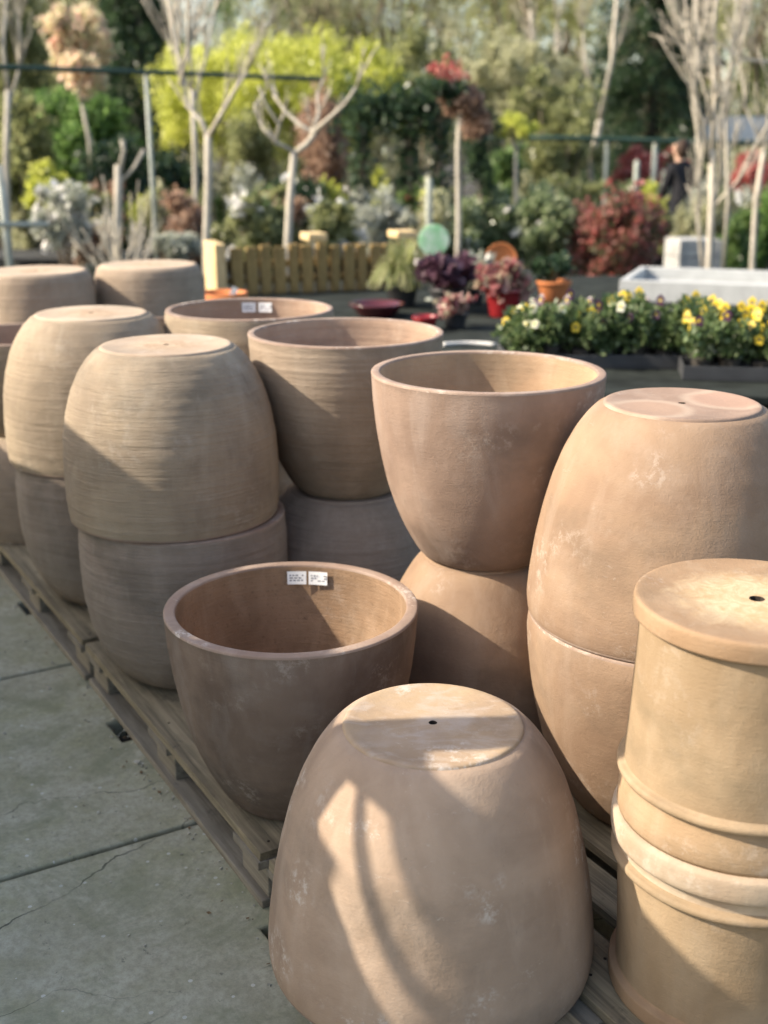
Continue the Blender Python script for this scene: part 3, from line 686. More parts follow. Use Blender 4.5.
conifer('dark conifer at the left edge behind the green bush', 5, 23, 0, 120, G_OLIVE, 20000, 5.6)

# bamboo / yellow shrubs
YG = 'yellow-green shrubs behind the pollarded trees'
shrub('yellow_shrub', 'bright lime-yellow shrub behind the first pollarded tree', 'shrub', 215, 19, 34, 160, 140, G_LIME, .09, 11000, 60, YG, csize=.33, asp=.3)
shrub('yellow_shrub', 'tallest bright yellow-green shrub, in the middle behind the second pollarded tree', 'shrub', 285, 18.5, 18, 160, 150, G_LIME, .09, 13000, 66, YG, csize=.33, asp=.3)
shrub('yellow_shrub', 'yellow-green shrub beside the arch of dark leaves', 'shrub', 350, 19.5, 36, 165, 110, G_LIME, .09, 9000, 50, YG, csize=.33, asp=.3)
shrub('green_shrub', 'fresh green bushy shrub under the cream and pink crown', 'shrub', 76, 17, 88, 215, 140, G_BRIGHT, .09, 12000, 60, csize=.28)
shrub('green_shrub', 'pale olive shrub at the left edge below the rail', 'shrub', 18, 15, 90, 215, 70, G_OLIVE, .09, 5000, 28)
shrub('beech_hedge', 'coppery brown column of beech leaves behind the second pollarded tree', 'hedge', 325, 16, 78, 235, 56, G_BEECH, .075, 7500, 40, csize=.4, depthy=.6)
shrub('green_shrub', 'grey-green tall shrub between the two pollarded trees', 'shrub', 248, 16.5, 105, 235, 50, G_OLIVE, .07, 6000, 34)
shrub('green_shrub', 'olive tree-like shrub behind the camellias', 'shrub', 560, 19, 60, 200, 110, G_OLIVE, .09, 6500, 30, csize=.3)
shrub('green_shrub', 'pale budding shrub above the rail at the right', 'shrub', 520, 20, 20, 150, 120, G_PALE, .09, 6500, 30, csize=.28)
shrub('green_shrub', 'yellowish budding shrub above the arch of dark leaves', 'shrub', 420, 20.5, 20, 150, 100, G_OLIVE, .09, 6500, 30, csize=.28)
# ivy arch of three leafy columns
ar = empty('ivy_arch', (gx(395, 15), 15, 0), (0, 0, 0), 'arch of dark ivy on leafy posts beyond the timber box', 'arch')
def px_local(px, py, Y, base): return (gx(px, Y, zy(py, Y)) - base[0], Y - base[1], zy(py, Y))
P = []
for (x0, y0, x1, y1, n_, wv) in ((362, 105, 362, 245, 1200, .10), (410, 110, 410, 245, 1200, .10), (355, 112, 440, 104, 2600, .17), (440, 105, 440, 245, 900, .10)):
    a = np.array(px_local(x0, y0, 15, ar.location)); b_ = np.array(px_local(x1, y1, 15, ar.location))
    t = rng.random((n_, 1)); P.append(a + (b_ - a) * t + rng.normal(size=(n_, 3)) * wv * (.6 + .4 * np.sin(t * 17)))
nodeleaves(ar, np.concatenate(P), .09, G_DARK, 'ivy_leaves')
b = MB()
for px in (362, 410, 440):
    a = px_local(px, 105, 15, ar.location); b.tube([(a[0], 0, -.03), a], .05, 7)
b.build('posts', BARK_BROWN, ar)

# standard trees with a ball or clumped head
def standard(name, label, px, Y, trunk_top, trunk_bot, crown, m, leaf, n, tr=.03, bark=BARK_PALE, extra=None, cat='tree'):
    cx, ct, cb, cw = crown
    x = gx(px, Y, 1)
    e = empty(name, (x, Y, 0), (0, 0, 0), label, cat)
    b = MB(); zt = zy(trunk_top, Y)
    path = [(0, 0, -.03), (.01, 0, zt * .4), (-.01, 0.01, zt * .75), (gx(cx, Y, zt) - x, 0, zt)]
    b.tube(path, [tr, tr * .9, tr * .8, tr * .6], 8)
    tp = []
    br = random.Random(int(px)); 
    for k in range(6): branch_tree(b, Vector(path[-1]) - Vector((0, 0, .1)), Vector((br.uniform(-1, 1), br.uniform(-1, 1), br.uniform(.3, 1))), cw / 2 / F * Y * .8, tr * .4, 1, .6, .2, 2, tp, 3, br)
    b.build('trunk', bark, e, True)
    zc, zr = (zy(ct, Y) + zy(cb, Y)) / 2, (zy(ct, Y) - zy(cb, Y)) / 2; rx = cw / 2 / F * Y
    P, _ = clump_points((gx(cx, Y, zc) - x, 0, zc), (rx * 1.15, rx, zr * 1.1), 26, n, .3, .3)
    nodeleaves(e, P, leaf, m, 'crown')
    if extra:
        for (ex, et, eb, ew, em, en) in extra:
            zc, zr = (zy(et, Y) + zy(eb, Y)) / 2, (zy(et, Y) - zy(eb, Y)) / 2; rx = ew / 2 / F * Y
            P, _ = clump_points((gx(ex, Y, zc) - x, 0, zc), (rx * 1.2, rx, zr * 1.2), 14, en, .33, .3)
            nodeleaves(e, P, leaf, em, 'crown')
    return e
standard('pieris_tree', 'small tree with a cream and salmon-pink crown beyond the green rail', 94, 15.5, 95, 250, (80, 8, 100, 62), G_PIERIS, .085, 4200, .035, extra=[(66, 2, 45, 45, G_PIERIS, 2000)])
standard('topiary_tree', 'straight pale-stemmed tree with red tips and tiered dark foliage', 458, 11.5, 85, 260, (462, 80, 118, 44), G_BEECH, .055, 2600, .03, extra=[(455, 58, 84, 44, G_REDTOP, 240), (447, 78, 100, 44, G_DARK, 1600), (475, 100, 140, 34, G_BEECH, 1600)])
standard('topiary_tree', 'dark ivy-clad column right beside the pale-stemmed tree', 482, 13.5, 110, 260, (480, 90, 205, 36), G_DARK, .06, 4200, .05, BARK_DARK)
standard('standard_tree', 'small lollipop tree with a yellow head in front of the rail', 516, 15, 142, 250, (516, 112, 142, 42), G_LIME, .06, 2200, .03)
shrub('green_shrub', 'rounded dark green bush below the yellow-headed tree', 'shrub', 508, 16.5, 140, 215, 50, G_MID, .08, 3500)

# pollarded bare trees: limbs as measured polylines
def bare_tree(label, px, Y, trunk, limbs, r0, twigs=True, name='pollarded_tree', group=None, tw=.5, seed=1, bark=BARK_PALE):
    base = (gx(px, Y, 1), Y)
    e = empty(name, (base[0], Y, 0), (0, 0, 0), label, 'tree', group)
    def L3(pts, dy0=0.0, dy1=0.0):
        n = len(pts); return [Vector((gx(x, Y, zy(y, Y)) - base[0], dy0 + (dy1 - dy0) * i / max(1, n - 1), zy(y, Y))) for i, (x, y) in enumerate(pts)]
    r0 *= .8
    b = MB(); tp = L3(trunk); tp = [Vector((tp[0].x, 0, -.03))] + tp
    b.tube(tp, [r0 * 1.1] + [r0 * (1 - .15 * i / len(tp)) for i in range(len(tp) - 1)], 9)
    b.build('trunk', bark, e, True)
    rr = random.Random(seed)
    for (pts, ra, rb, dy) in limbs:
        ra *= .72; rb *= .66
        lp = L3(pts, 0, dy); b = MB()
        b.tube(lp, [ra + (rb - ra) * i / (len(lp) - 1) + (.012 if i == len(lp) - 1 and not twigs else 0) for i in range(len(lp))], 8)
        if twigs:
            for k in range(int(16 * tw)):
                i = rr.randrange(1, len(lp)); d = (lp[i] - lp[i - 1]).normalized()
                branch_tree(b, lp[i], d + Vector((rr.uniform(-.5, .5), rr.uniform(-.5, .5), rr.uniform(.2, .8))), rr.uniform(.25, .7) * tw * 1.5, .0065, 1, .4, .3, 2, None, 3, rr)
        b.build('limb', bark, e, True)
    return e
bare_tree('tall pollarded tree with two curved limbs, left of the timber box', 207, 10.5, [(206, 250), (208, 190), (208, 135)],
    [([(208, 138), (200, 120), (185, 105), (178, 70), (168, 30), (160, -15)], .035, .02, .3), ([(208, 138), (222, 115), (236, 92), (250, 72)], .032, .02, -.2),
     ([(180, 85), (190, 55), (192, 20), (198, -15)], .022, .014, -.3), ([(178, 70), (190, 40), (212, 10), (215, -15)], .02, .012, .2)], .042, True, group='pollarded bare trees', tw=.6, seed=4)
bare_tree('pollarded tree with a candelabra of pale bare limbs above the timber box', 290, 10, [(287, 256), (290, 200), (294, 152)],
    [([(294, 154), (306, 145), (314, 135), (312, 128)], .035, .03, 0), ([(313, 132), (300, 125), (285, 112), (272, 95), (270, 82)], .026, .016, .25),
     ([(314, 132), (330, 118), (345, 105), (357, 88)], .026, .016, -.2), ([(313, 130), (318, 112), (316, 92), (322, 76)], .02, .012, .3),
     ([(294, 152), (284, 146), (276, 142), (281, 125), (268, 105), (262, 88)], .026, .014, -.25), ([(276, 142), (262, 128), (253, 105), (262, 92)], .02, .014, .2)], .04, True, group='pollarded bare trees', tw=.3, seed=5)
bare_tree('tall multi-stemmed bare tree with many fine twigs at the right', 712, 11, [(708, 285), (712, 200), (712, 150)],
    [([(712, 150), (716, 100), (715, 50), (720, -20)], .035, .022, .1), ([(709, 230), (722, 180), (728, 110), (745, 40), (760, -20)], .022, .014, .4),
     ([(712, 170), (700, 120), (690, 95), (692, 50), (684, -10)], .02, .012, -.3), ([(713, 120), (702, 70), (705, 20), (700, -20)], .018, .012, .3),
     ([(711, 210), (735, 180), (752, 140), (775, 95)], .02, .012, -.3), ([(715, 100), (735, 60), (740, 10), (742, -20)], .018, .01, -.2), ([(704, 283), (700, 220), (704, 150), (698, 80), (692, -20)], .026, .012, .3), ([(722, 283), (726, 200), (722, 120), (726, 50), (730, -20)], .024, .012, -.25)], .04, True, 'bare_tree', tw=.8, seed=9)
bare_tree('pale slender birch leaning right before the woodland', 605, 21, [(598, 235), (590, 170), (600, 120)],
    [([(600, 120), (612, 60), (618, -20)], .06, .04, 0), ([(600, 120), (590, 80), (585, 30)], .04, .02, .3)], .075, True, 'birch_tree', 'slender pale trees before the woodland', .9, 12)
bare_tree('short pale trunk standing behind the yellow-headed tree', 545, 20, [(545, 235), (545, 170), (543, 110)],
    [([(543, 110), (535, 60), (530, 10)], .05, .03, 0), ([(543, 110), (556, 70), (560, 20)], .04, .02, .3)], .07, True, 'birch_tree', 'slender pale trees before the woodland', .9, 14)
bare_tree('thin grey tree at the left edge beyond the pale post', 8, 14, [(8, 235), (6, 160), (8, 90)],
    [([(8, 90), (3, 50), (6, 0)], .04, .02, 0), ([(8, 110), (16, 70), (14, 20)], .03, .02, .2)], .045, True, 'bare_tree', None, .8, 16)
bare_tree('thin pale tree rising behind the first pollarded tree', 196, 14, [(196, 235), (195, 150), (192, 90)],
    [([(192, 90), (190, 50), (186, 0)], .03, .02, 0), ([(192, 110), (204, 60), (214, 0)], .03, .02, .2), ([(193, 100), (178, 60), (172, 0)], .025, .02, .2)], .04, True, 'bare_tree', None, .9, 18)
bare_tree('thin leaning bare tree at the right edge beside the multi-stemmed tree', 762, 12.5, [(752, 270), (756, 200), (764, 150)],
    [([(764, 150), (772, 100), (790, 30)], .03, .02, 0), ([(764, 150), (750, 110), (745, 60)], .02, .012, .2), ([(768, 62), (745, 60), (724, 66)], .028, .012, -.1)], .035, True, 'bare_tree', None, .8, 19)

# right side plants
G_CAM = leafmat('leaf_glossy_camellia', [(.06, .10, .04), (.22, .28, .13), (.48, .52, .34)], .3, .25)
CAM = 'camellias and evergreen bushes in a block'
for i, (px, Y, t, bt, wx, lab) in enumerate([(452, 13.2, 190, 306, 70, 'white-flowered camellia right behind the green glass disc'), (498, 13.6, 186, 306, 74, 'white-flowered camellia in the middle of the block, behind the rose-leaved plant'), (545, 13.3, 188, 306, 74, 'white-flowered camellia beside the red-leaved bush')]):
    shrub('camellia_bush', lab, 'shrub', px, Y, t, bt, wx, G_CAM, .075, 7000, 60, CAM, csize=.26, flowers=(PETAL_W, 30, .08), potted=False)
shrub('photinia_bush', 'big red and green leaved bush beside the pale concrete trough', 'shrub', 618, 13, 178, 296, 98, G_RED, .07, 8500, 70, csize=.26, shell=.8, flowers=(G_REDTOP, 60, .06))
for i, (px, Y, t, bt, wx, lab) in enumerate([(640, 20, 146, 190, 60, 'red hedge plant beyond the rail, left of the figure in black'), (672, 21, 150, 190, 40, 'narrow red hedge plant directly beyond the figure in black'), (755, 19, 150, 200, 50, 'red shrub beyond the leaning tree at the right edge')]):
    shrub('red_hedge', lab, 'hedge', px, Y, t, bt, wx, G_REDTOP, .1, 2500, 20, 'red hedging far right')
shrub('green_shrub', 'low yellow-green shrub beside the figure in black', 'shrub', 668, 15.5, 186, 262, 26, G_LIME, .07, 1200, 14)
shrub('green_shrub', 'loose grey-green shrub behind the grey planter', 'shrub', 690, 14.5, 196, 280, 50, G_PALE, .07, 2500, 20)
shrub('green_shrub', 'dark green shrub behind the trunk of the multi-stemmed tree', 'shrub', 738, 13.6, 205, 290, 50, G_MID, .07, 3500, 20)
shrub('green_shrub', 'bright green shrub at the right edge above the trough', 'shrub', 768, 14.5, 185, 290, 50, G_BRIGHT, .07, 3500, 20, flowers=(PETAL_W, 8, .07))
shrub('green_shrub', 'low mixed green plants behind the camellias', 'shrub', 560, 15.5, 176, 240, 110, G_OLIVE, .08, 3500, 24)
shrub('green_shrub', 'low green plants behind the green glass disc', 'shrub', 420, 14.4, 180, 270, 60, G_MID, .08, 3500, 24, flowers=(G_REDTOP, 30, .07))
# left and middle plants
WF = 'flowering shrubs beyond the far pots'
shrub('flowering_shrub', 'white-flowered shrub behind the left straight-sided pot', 'shrub', 62, 12.5, 180, 255, 56, G_SILVER, .07, 2400, 20, WF, flowers=(PETAL_W, 60, .09), potted=True)
shrub('flowering_shrub', 'pink and white flowered shrub left of the twiggy potted shrub', 'shrub', 92, 13, 188, 262, 44, G_OLIVE, .07, 2000, 20, WF, flowers=(PETAL_W, 40, .09), potted=True)
shrub('flowering_shrub', 'silvery low plant in front of the first pollarded tree', 'shrub', 172, 11.6, 232, 262, 64, G_SILVER, .05, 2600, 20, WF, potted=False)
shrub('flowering_shrub', 'brownish shrub just left of the first pollarded tree', 'shrub', 180, 13.5, 192, 262, 60, G_BEECH, .07, 2600, 22, WF)
shrub('flowering_shrub', 'white-flowered shrub between the two pollarded trees', 'shrub', 252, 12.4, 192, 262, 54, G_OLIVE, .07, 2600, 22, WF, flowers=(PETAL_W, 40, .1))
shrub('flowering_shrub', 'white-flowered shrub behind the middle of the timber box', 'shrub', 328, 12.4, 196, 262, 60, G_OLIVE, .07, 2800, 22, WF, flowers=(PETAL_W, 44, .1))
shrub('flowering_shrub', 'pale grey-green shrub behind the right end of the timber box', 'shrub', 385, 12.8, 192, 262, 64, G_SILVER, .07, 2600, 22, WF)
shrub('green_shrub', 'yellowish shrub left of the twiggy potted shrub', 'shrub', 45, 14.5, 160, 215, 44, G_LIME, .07, 1800, 18)
shrub('green_shrub', 'dark evergreen shrub behind the twiggy potted shrub', 'shrub', 120, 15.5, 140, 240, 90, G_DARK, .09, 6000, 30)
shrub('green_shrub', 'dark evergreen shrub behind the brownish shrub', 'shrub', 175, 16, 150, 240, 60, G_DARK, .09, 5000, 30)
shrub('green_shrub', 'dark evergreen shrub behind the white-flowered shrub at the timber box', 'shrub', 290, 14.6, 175, 250, 80, G_DARK, .08, 4500, 30)
rr = random.Random(78); KINDS = [('small grey-green potted shrub in the crowded far rows', G_SILVER), ('small olive potted shrub in the crowded far rows', G_OLIVE), ('small mid-green potted shrub in the crowded far rows', G_MID), ('small yellow-green potted shrub in the crowded far rows', G_LIME), ('small pale budding potted shrub in the crowded far rows', G_PALE), ('small coppery potted shrub in the crowded far rows', G_BEECH)]
for k in range(84):
    kd = [0, 1, 2, 4, 1, 2, 0, 5, 3, 1, 4][k % 11]; px_ = rr.uniform(0, 440) if k % 4 else rr.uniform(440, 768); Y_ = rr.uniform(12.6, 17.5) if px_ < 430 else rr.uniform(14.6, 18)
    top = 512 + F * math.tan(math.atan((H - rr.uniform(.6, 1.4)) / Y_) - PITCH); bot = 512 + F * math.tan(math.atan((H - .2) / Y_) - PITCH)
    shrub('nursery_plant', KINDS[kd][0], 'shrub', px_, Y_, top, bot, rr.uniform(28, 54), KINDS[kd][1], .065, 1300, 14, KINDS[kd][0].split(' in ')[0] + 's in rows', potted=True, flowers=(PETAL_W, rr.randrange(4, 14), .07) if k % 3 == 0 else None)
# twiggy potted shrub
tx = gx(130, 10.4); e = empty('twiggy_shrub', (tx, 10.4, 0), (0, 0, 0), 'bare twiggy vase-shaped shrub in a grey tub behind the right straight-sided pot', 'shrub')
b = MB(); rr = random.Random(8)
for k in range(26):
    a = rr.uniform(0, 6.28); o_ = rr.uniform(.1, .5)
    branch_tree(b, Vector((.05 * math.cos(a), .05 * math.sin(a), .34)), Vector((o_ * math.cos(a) * 1.3, o_ * math.sin(a), 1)), rr.uniform(.4, .75), .011, 1, .3, .3, 2, None, 4, rr)
b.build('stems', BARK_PALE, e, True)
b = MB(); b.lathe([(.15, .0), (.2, .33), (.22, .35), (.22, .39), (.2, .39), (.19, .36), (.01, .35)], 28); b.build('tub', GALV, e, True, loc=(0, 0, .014))
# dwarf statue-like gnarled stump
bare_tree('gnarled silvery stump with two short arms behind the right straight-sided pot', 118, 12, [(117, 250), (118, 200), (118, 165)], [([(118, 180), (124, 150), (122, 140)], .04, .02, 0), ([(118, 185), (133, 168), (142, 150)], .025, .015, .1)], .05, False, 'tree_stump', None)

# green rail on posts, pale posts
def rail(label, pts, r, posts, m=RAILG, grp=None):
    e = empty('support_rail', (0, pts[0][2], 0), (0, 0, 0), label, 'rail', grp); oy = pts[0][2]
    W = [Vector((gx(px, Y, zy(py, Y)), Y - oy, zy(py, Y))) for px, py, Y in pts]
    b = MB(); b.tube(W, r, 8); b.build('rail', m, e, True)
    for (px, py, Y, pr) in posts:
        z = zy(py, Y); b = MB(); x = gx(px, Y, z); b.tube([(x, Y - oy + r + pr, -.03), (x, Y - oy + r + pr, z)], pr, 8); b.build('post', GALV, e, True)
    return e
rail('long dark green rail on grey posts across the left half, above the plants', [(-60, 64, 11.0), (0, 67, 11.4), (145, 72, 12.3), (320, 79, 13.5)], .025, [(145, 70, 12.3, .023)])
rail('green rail on grey posts crossing the right half at eye level', [(470, 139, 17.0), (560, 138, 17.0), (700, 142, 17.0), (790, 144, 17.2)], .035, [(513, 139, 17, .025), (657, 142, 17, .036), (608, 141, 17, .026), (730, 143, 17, .025)])
e = empty('pipe_frame', (gx(14, 11), 11, 0), (0, 0, 0), 'pale grey post with a horizontal pipe at the left edge', 'frame')
b = MB(); zt = zy(165, 11); b.tube([(0.02, 0, -.03), (0, 0, zt)], .035, 9); b.build('post', GALV, e, True)
b = MB(); zt = zy(224, 11); b.tube([(-1.6, -.06, zt), (.42, -.06, zt)], .026, 8); b.build('pipe', GALV, e, True)
for px, top, Y, lab in ((428, 178, 12.2, 'short grey post rising behind the green glass disc'), (630, 160, 15, 'short grey post behind the red-leaved bush')):
    e = MB(); e.tube([(0, 0, -.03), (0, 0, zy(top, Y) - .03), (0, 0, zy(top, Y))], [.035, .035, .02], 9)
    tag(e.build('marker_post', GALV, None, True, loc=(gx(px, Y), Y, 0)), lab, 'post', 'short grey posts')

# dark low staging at left, raised bed
STAGE = simple('shade_dark_staging', (.03, .03, .028), .8, .3, 4)  # near-black paints in the dark shade around the bench
e = empty('plant_bench', (gx(38, 13.5), 13.5, 0), (0, 0, 0), 'low plant bench at the left edge, its shade painted in near-black', 'bench')
b = MB(); b.box((0, 0, .42), (2.6, 1.1, .05)); b.build('top', STAGE, e, bevel=.005)
for sx in (-1.2, 0, 1.2):
    for sy in (-.5, .5):
        b = MB(); b.box((sx, sy, .2), (.06, .06, .392)); b.build('leg', STAGE, e)
b = MB(); b.box((0, -.51, .2), (2.3, .02, .30)); b.build('shade_sheet', STAGE, e)  # dark sheet put in for the shade under the bench

# pale building glimpsed at right
WHITEB = simple('white_board', (.62, .61, .58), .7, .08, 3)
e = empty('banner', (gx(728, 22), 22, 0), (0, 0, 0), 'pale grey blank banner on posts behind the multi-stemmed tree', 'banner')
zt, zb = zy(116, 22), zy(140, 22)
b = MB(); b.box((0, 0, (zt + zb) / 2), (1.3, .03, zt - zb)); b.build('panel', WHITEB, e, bevel=.004)
for sx in (-.7, .7):
    b = MB(); b.tube([(sx, .05, -.03), (sx, .05, zt + .05)], .03, 8); b.build('post', GALV, e)
# grey planter
GREYW = woodmat('grey_planter_wood', (.28, .28, .27), (.42, .42, .40), grain=(3, 30, 30))
Y = 12.2; zt = zy(238, Y); e = empty('planter_box', (gx(690, Y, zt / 2), Y, 0.0), (0, 0, .15), 'grey timber planter box at the foot of the multi-stemmed tree', 'planter')
for k in range(4):
    b = MB(); h_ = (zt - .03) / 4; b.box((0, 0, .03 + h_ * (k + .5)), (.42, .42, h_ - .008)); b.build('board_course', GREYW, e, bevel=.004)
for sx in (-1, 1):
    b = MB(); b.box((sx * .2, -.215, zt / 2 + .005), (.045, .02, zt - .02)); b.build('corner_post', GREYW, e, bevel=.003)

# ------------------------------------------------------------------ the display table behind the pots
ZT = .64
TABLEM = simple('black_table_cover', (.022, .026, .024), .95, .5, 6, bmp=.4, spec=.08)
for (cx_, cy_, lx, ly, lab) in ((1.78, 6.05, 4.9, 2.5, 'near low table under black fabric carrying the trays of pansies'), (1.4, 8.37, 5.7, 2.1, 'far low table under black fabric carrying the timber box and the concrete trough')):
    e = empty('display_table', (cx_, cy_, 0), (0, 0, 0), lab, 'table', 'black covered display tables')
    b = MB(); b.box((0, 0, ZT - .02), (lx, ly, .036)); b.build('top', TABLEM, e, bevel=.006)
    for sx in (-.48, 0, .48):
        for sy in (-.45, .45):
            b = MB(); b.box((sx * lx, sy * ly, (ZT - .04) / 2 + .006), (.08, .08, ZT - .053)); b.build('leg', W_BLK, e)

# timber slatted box
Y = 8.0; xl, xr = gx(209, Y, .9), gx(414, Y, .9); zt = zy(249, Y) - ZT
e = empty('timber_box', ((xl + xr) / 2, Y + .38, ZT), (0, 0, .33), 'long open box of upright timber slats with a sunlit top rail', 'timber box')
Wt = (xr - xl) * 1.06; nS = 13; rr = random.Random(2)
for zz in (.09, .2):
    b = MB(); b.box((0, .03, zz), (Wt * .96, .025, .05)); b.build('cross_rail', W_BROWN, e, bevel=.004)
for k in range(nS):
    x = -Wt / 2 + .12 + (Wt - .16) * (k + .5) / nS; wd_ = (Wt - .16) / nS * rr.uniform(.6, .82); hh = zt - rr.uniform(.0, .02) + .01
    b = MB(); b.box((0, 0, hh / 2), (wd_, .055, hh), jit=.003); b.build('slat', W_BROWN, e, loc=(x, -.02 + rr.uniform(-.006, .006), .0), rot=(0, rr.uniform(-.015, .015), rr.uniform(-.12, .12)), bevel=.003)
b = MB(); b.box((-Wt / 2 + .045, .12, zt / 2 + .015), (.075, .4, zt + .015)); b.build('end_post', W_NEW, e, bevel=.006)
b = MB(); b.box((Wt * .02, .12, zt + .045), (.14, .22, .05)); b.build('cap', W_NEW, e, bevel=.006)
b = MB(); b.box((Wt / 2 - .03, .12, zt + .045), (.16, .22, .05)); b.build('cap', W_NEW, e, bevel=.006)

# pale concrete trough
TROUGH = simple('pale_concrete', (.37, .38, .375), .8, .12, 12)
P0 = Vector((gx(620, 7.9, .8), 7.9, ZT)); th = R(-20)
e = empty('concrete_trough', P0, (0, 0, th), 'large pale grey rectangular trough on the black table', 'trough')
LX, LY, ht, tk = 2.0, .95, .135, .05
for nm, c, d in (('front_wall', (LX / 2, tk / 2, ht / 2), (LX, tk, ht)), ('back_wall', (LX / 2, LY - tk / 2, ht / 2), (LX, tk, ht)), ('side_wall', (tk / 2, LY / 2, ht / 2), (tk, LY - 2 * tk - .002, ht)), ('side_wall', (LX - tk / 2, LY / 2, ht / 2), (tk, LY - 2 * tk - .002, ht)), ('floor', (LX / 2, LY / 2, .03), (LX - 2 * tk - .003, LY - 2 * tk - .003, .05))):
    b = MB(); b.box(c, d); b.build(nm, TROUGH, e, bevel=.005)

# ---- potted plants on the table
def lathe_pot(e, r, h, m, loc=(0, 0, 0), name='flowerpot'):
    b = MB(); b.lathe([(.002, .001), (r * .7, .0), (r * .72, .004), (r * .92, h * .8), (r * .93, h * .82), (r * 1.0, h * .83), (r * 1.02, h * .99), (r * .98, h), (r * .9, h), (r * .88, h * .88), (.002, h * .86)], 40)
    return b.build(name, m, e, True, loc=loc)
REDG = simple('red_glaze', (.22, .015, .018), .18, .2, 5, spec=.6, bmp=.03)
MAROON = simple('maroon_glaze', (.07, .015, .018), .15, .2, 5, spec=.6, bmp=.03)
ORANGE = simple('orange_clay', (.50, .17, .06), .8, .15, 9)
def tp(px, py, z=ZT): return pos(px, py, z)
def potted(name, label, px, py, r, h, pm, crown_c, crown_r, m, leaf, n, asp=.6, cat='potted plant', ncl=16, cs=.4, up=.3):
    p = tp(px, py); e = empty(name, p, (0, 0, 0), label, cat)
    lathe_pot(e, r, h, pm)
    P, _ = clump_points((0, 0, crown_c), (crown_r[0], crown_r[0], crown_r[1]), ncl, n, cs, .3)
    P[:, 2] = np.maximum(P[:, 2], h * .5)
    nodeleaves(e, P, leaf, m, 'foliage', asp, up)
    b = MB()
    for k in range(5):
        a = k * 1.3; b.tube([(0.01 * math.cos(a), .01 * math.sin(a), h * .8), (crown_r[0] * .4 * math.cos(a), crown_r[0] * .4 * math.sin(a), crown_c)], [.005, .003], 5)
    b.build('stems', BARK_BROWN, e)
    return e
potted('heuchera_plant', 'plant with dusky pink leaves in a red pot beside the orange disc', 503, 316, .115, .17, REDG, .22, (.135, .105), G_ROSE, .065, 1100, .9)
potted('purple_plant', 'dark purple leaved plant right of the striped grass', 447, 312, .11, .15, PLASTIC, .23, (.17, .13), G_PURPLE, .06, 1500, .7)
potted('small_plant', 'small green and pink speckled plant in front of the dark purple plant', 455, 328, .075, .09, PLASTIC, .13, (.12, .075), G_ROSE, .035, 700, .8)
potted('evergreen_plant', 'leafy shrub in an orange clay pot right of the rose-leaved plant', 553, 302, .115, .14, ORANGE, .22, (.12, .09), G_DARK, .05, 500, .6)
potted('silver_plant', 'silvery green plant between the purple and rose-leaved plants', 473, 304, .08, .1, PLASTIC, .2, (.13, .12), G_SILVER, .07, 600, .35)
# striped grass
p = tp(402, 306); e = empty('ornamental_grass', p, (0, 0, 0), 'arching yellow striped grass beside the timber box', 'grass plant')
lathe_pot(e, .11, .14, PLASTIC)
bl = []
for k in range(900):
    a = rng.uniform(0, 6.283); L_ = rng.uniform(.2, .36); o_ = rng.uniform(.25, 1.0)
    pts = []
    for q in range(6):
        t = q / 5; rad_ = .03 + o_ * .21 * t ** 1.2; z = .12 + L_ * (1.25 * t - 1.25 * o_ * t ** 2.3)
        pts.append(np.array([rad_ * math.cos(a), rad_ * math.sin(a), z]))
    sd3 = np.array([-math.sin(a), math.cos(a), 0]) * .0035
    for q in range(5):
        bl.append([pts[q] - sd3, pts[q] + sd3, pts[q + 1] + sd3 * .8, pts[q + 1] - sd3 * .8])
quads('blades', np.array(bl), G_GRASS, e)
# glass disc on a rod
p = tp(433, 300); GL, n_, B, N, L = mat('pale_green_glass'); B.inputs['Base Color'].default_value = (.42, .62, .45, 1); B.inputs['Roughness'].default_value = .25
B.inputs['Alpha'].default_value = 1; tcn = N('ShaderNodeTexCoord').outputs['Object']; fz = noise(N, L, tcn, 14, 3, .5)
cc = mixc(N, L, ramp(N, [(.4, (0, 0, 0)), (.6, (1, 1, 1))], fz, L).outputs[0], (.50, .78, .52), (.80, .90, .78)); L(cc, B.inputs['Base Color'])
tr_ = N('ShaderNodeBsdfTranslucent'); L(cc, tr_.inputs[0]); mx = N('ShaderNodeMixShader'); mx.inputs[0].default_value = .6
L(B.outputs[0], mx.inputs[1]); L(tr_.outputs[0], mx.inputs[2]); L(mx.outputs[0], n_.nodes['Material Output'].inputs[0])
e = empty('disc_ornament', p, (0, 0, 0), 'round pale green glass disc on a rod above the purple plant', 'garden ornament')
zc = zy(240, p.y) - ZT
b = MB(); b.tube([(0, -.005, zc), (0, .005, zc)], .102, 40); b.build('disc', GL, e, bevel=.002)
b = MB(); b.tube([(0, .009, .0), (0, .009, zc)], .004, 8); b.build('rod', GALV, e)
b = MB(); b.lathe([(.001, 0), (.05, 0), (.05, .01), (.001, .012)], 20); b.build('foot', GALV, e)
# terracotta-orange half disc (upright saucer)
p = tp(500, 303); e = MB(); rr_ = .105
prof = [(0, 0)]
e.lathe([(.001, 0), (rr_ * .8, 0), (rr_, .03), (rr_ * .97, .032), (rr_ * .78, .01), (.001, .01)], 40)
zc = zy(262, p.y) - ZT
o = e.build('orange_saucer', ORANGE, None, True, loc=(p.x, p.y + .05, ZT + .105), rot=(R(82), 0, 0)); 
zc = zy(243, p.y + .05) - ZT - .104; o.location.z = ZT + zc
tag(o, 'bright orange clay saucer standing on edge behind the rose-leaved plant', 'saucer')
# stand for the saucer: an upturned orange pot beneath
if zc > .11:
    e = empty('orange_pot', (p.x, p.y + .05, ZT), (0, 0, 0), 'small orange clay pot under the upright saucer', 'plant pot')
    b = MB(); hh = max(zc - .105, .03); b.lathe([(.08, 0), (.085, hh * .2), (.06, hh), (.001, hh)], 30); b.build('body', ORANGE, e, True)
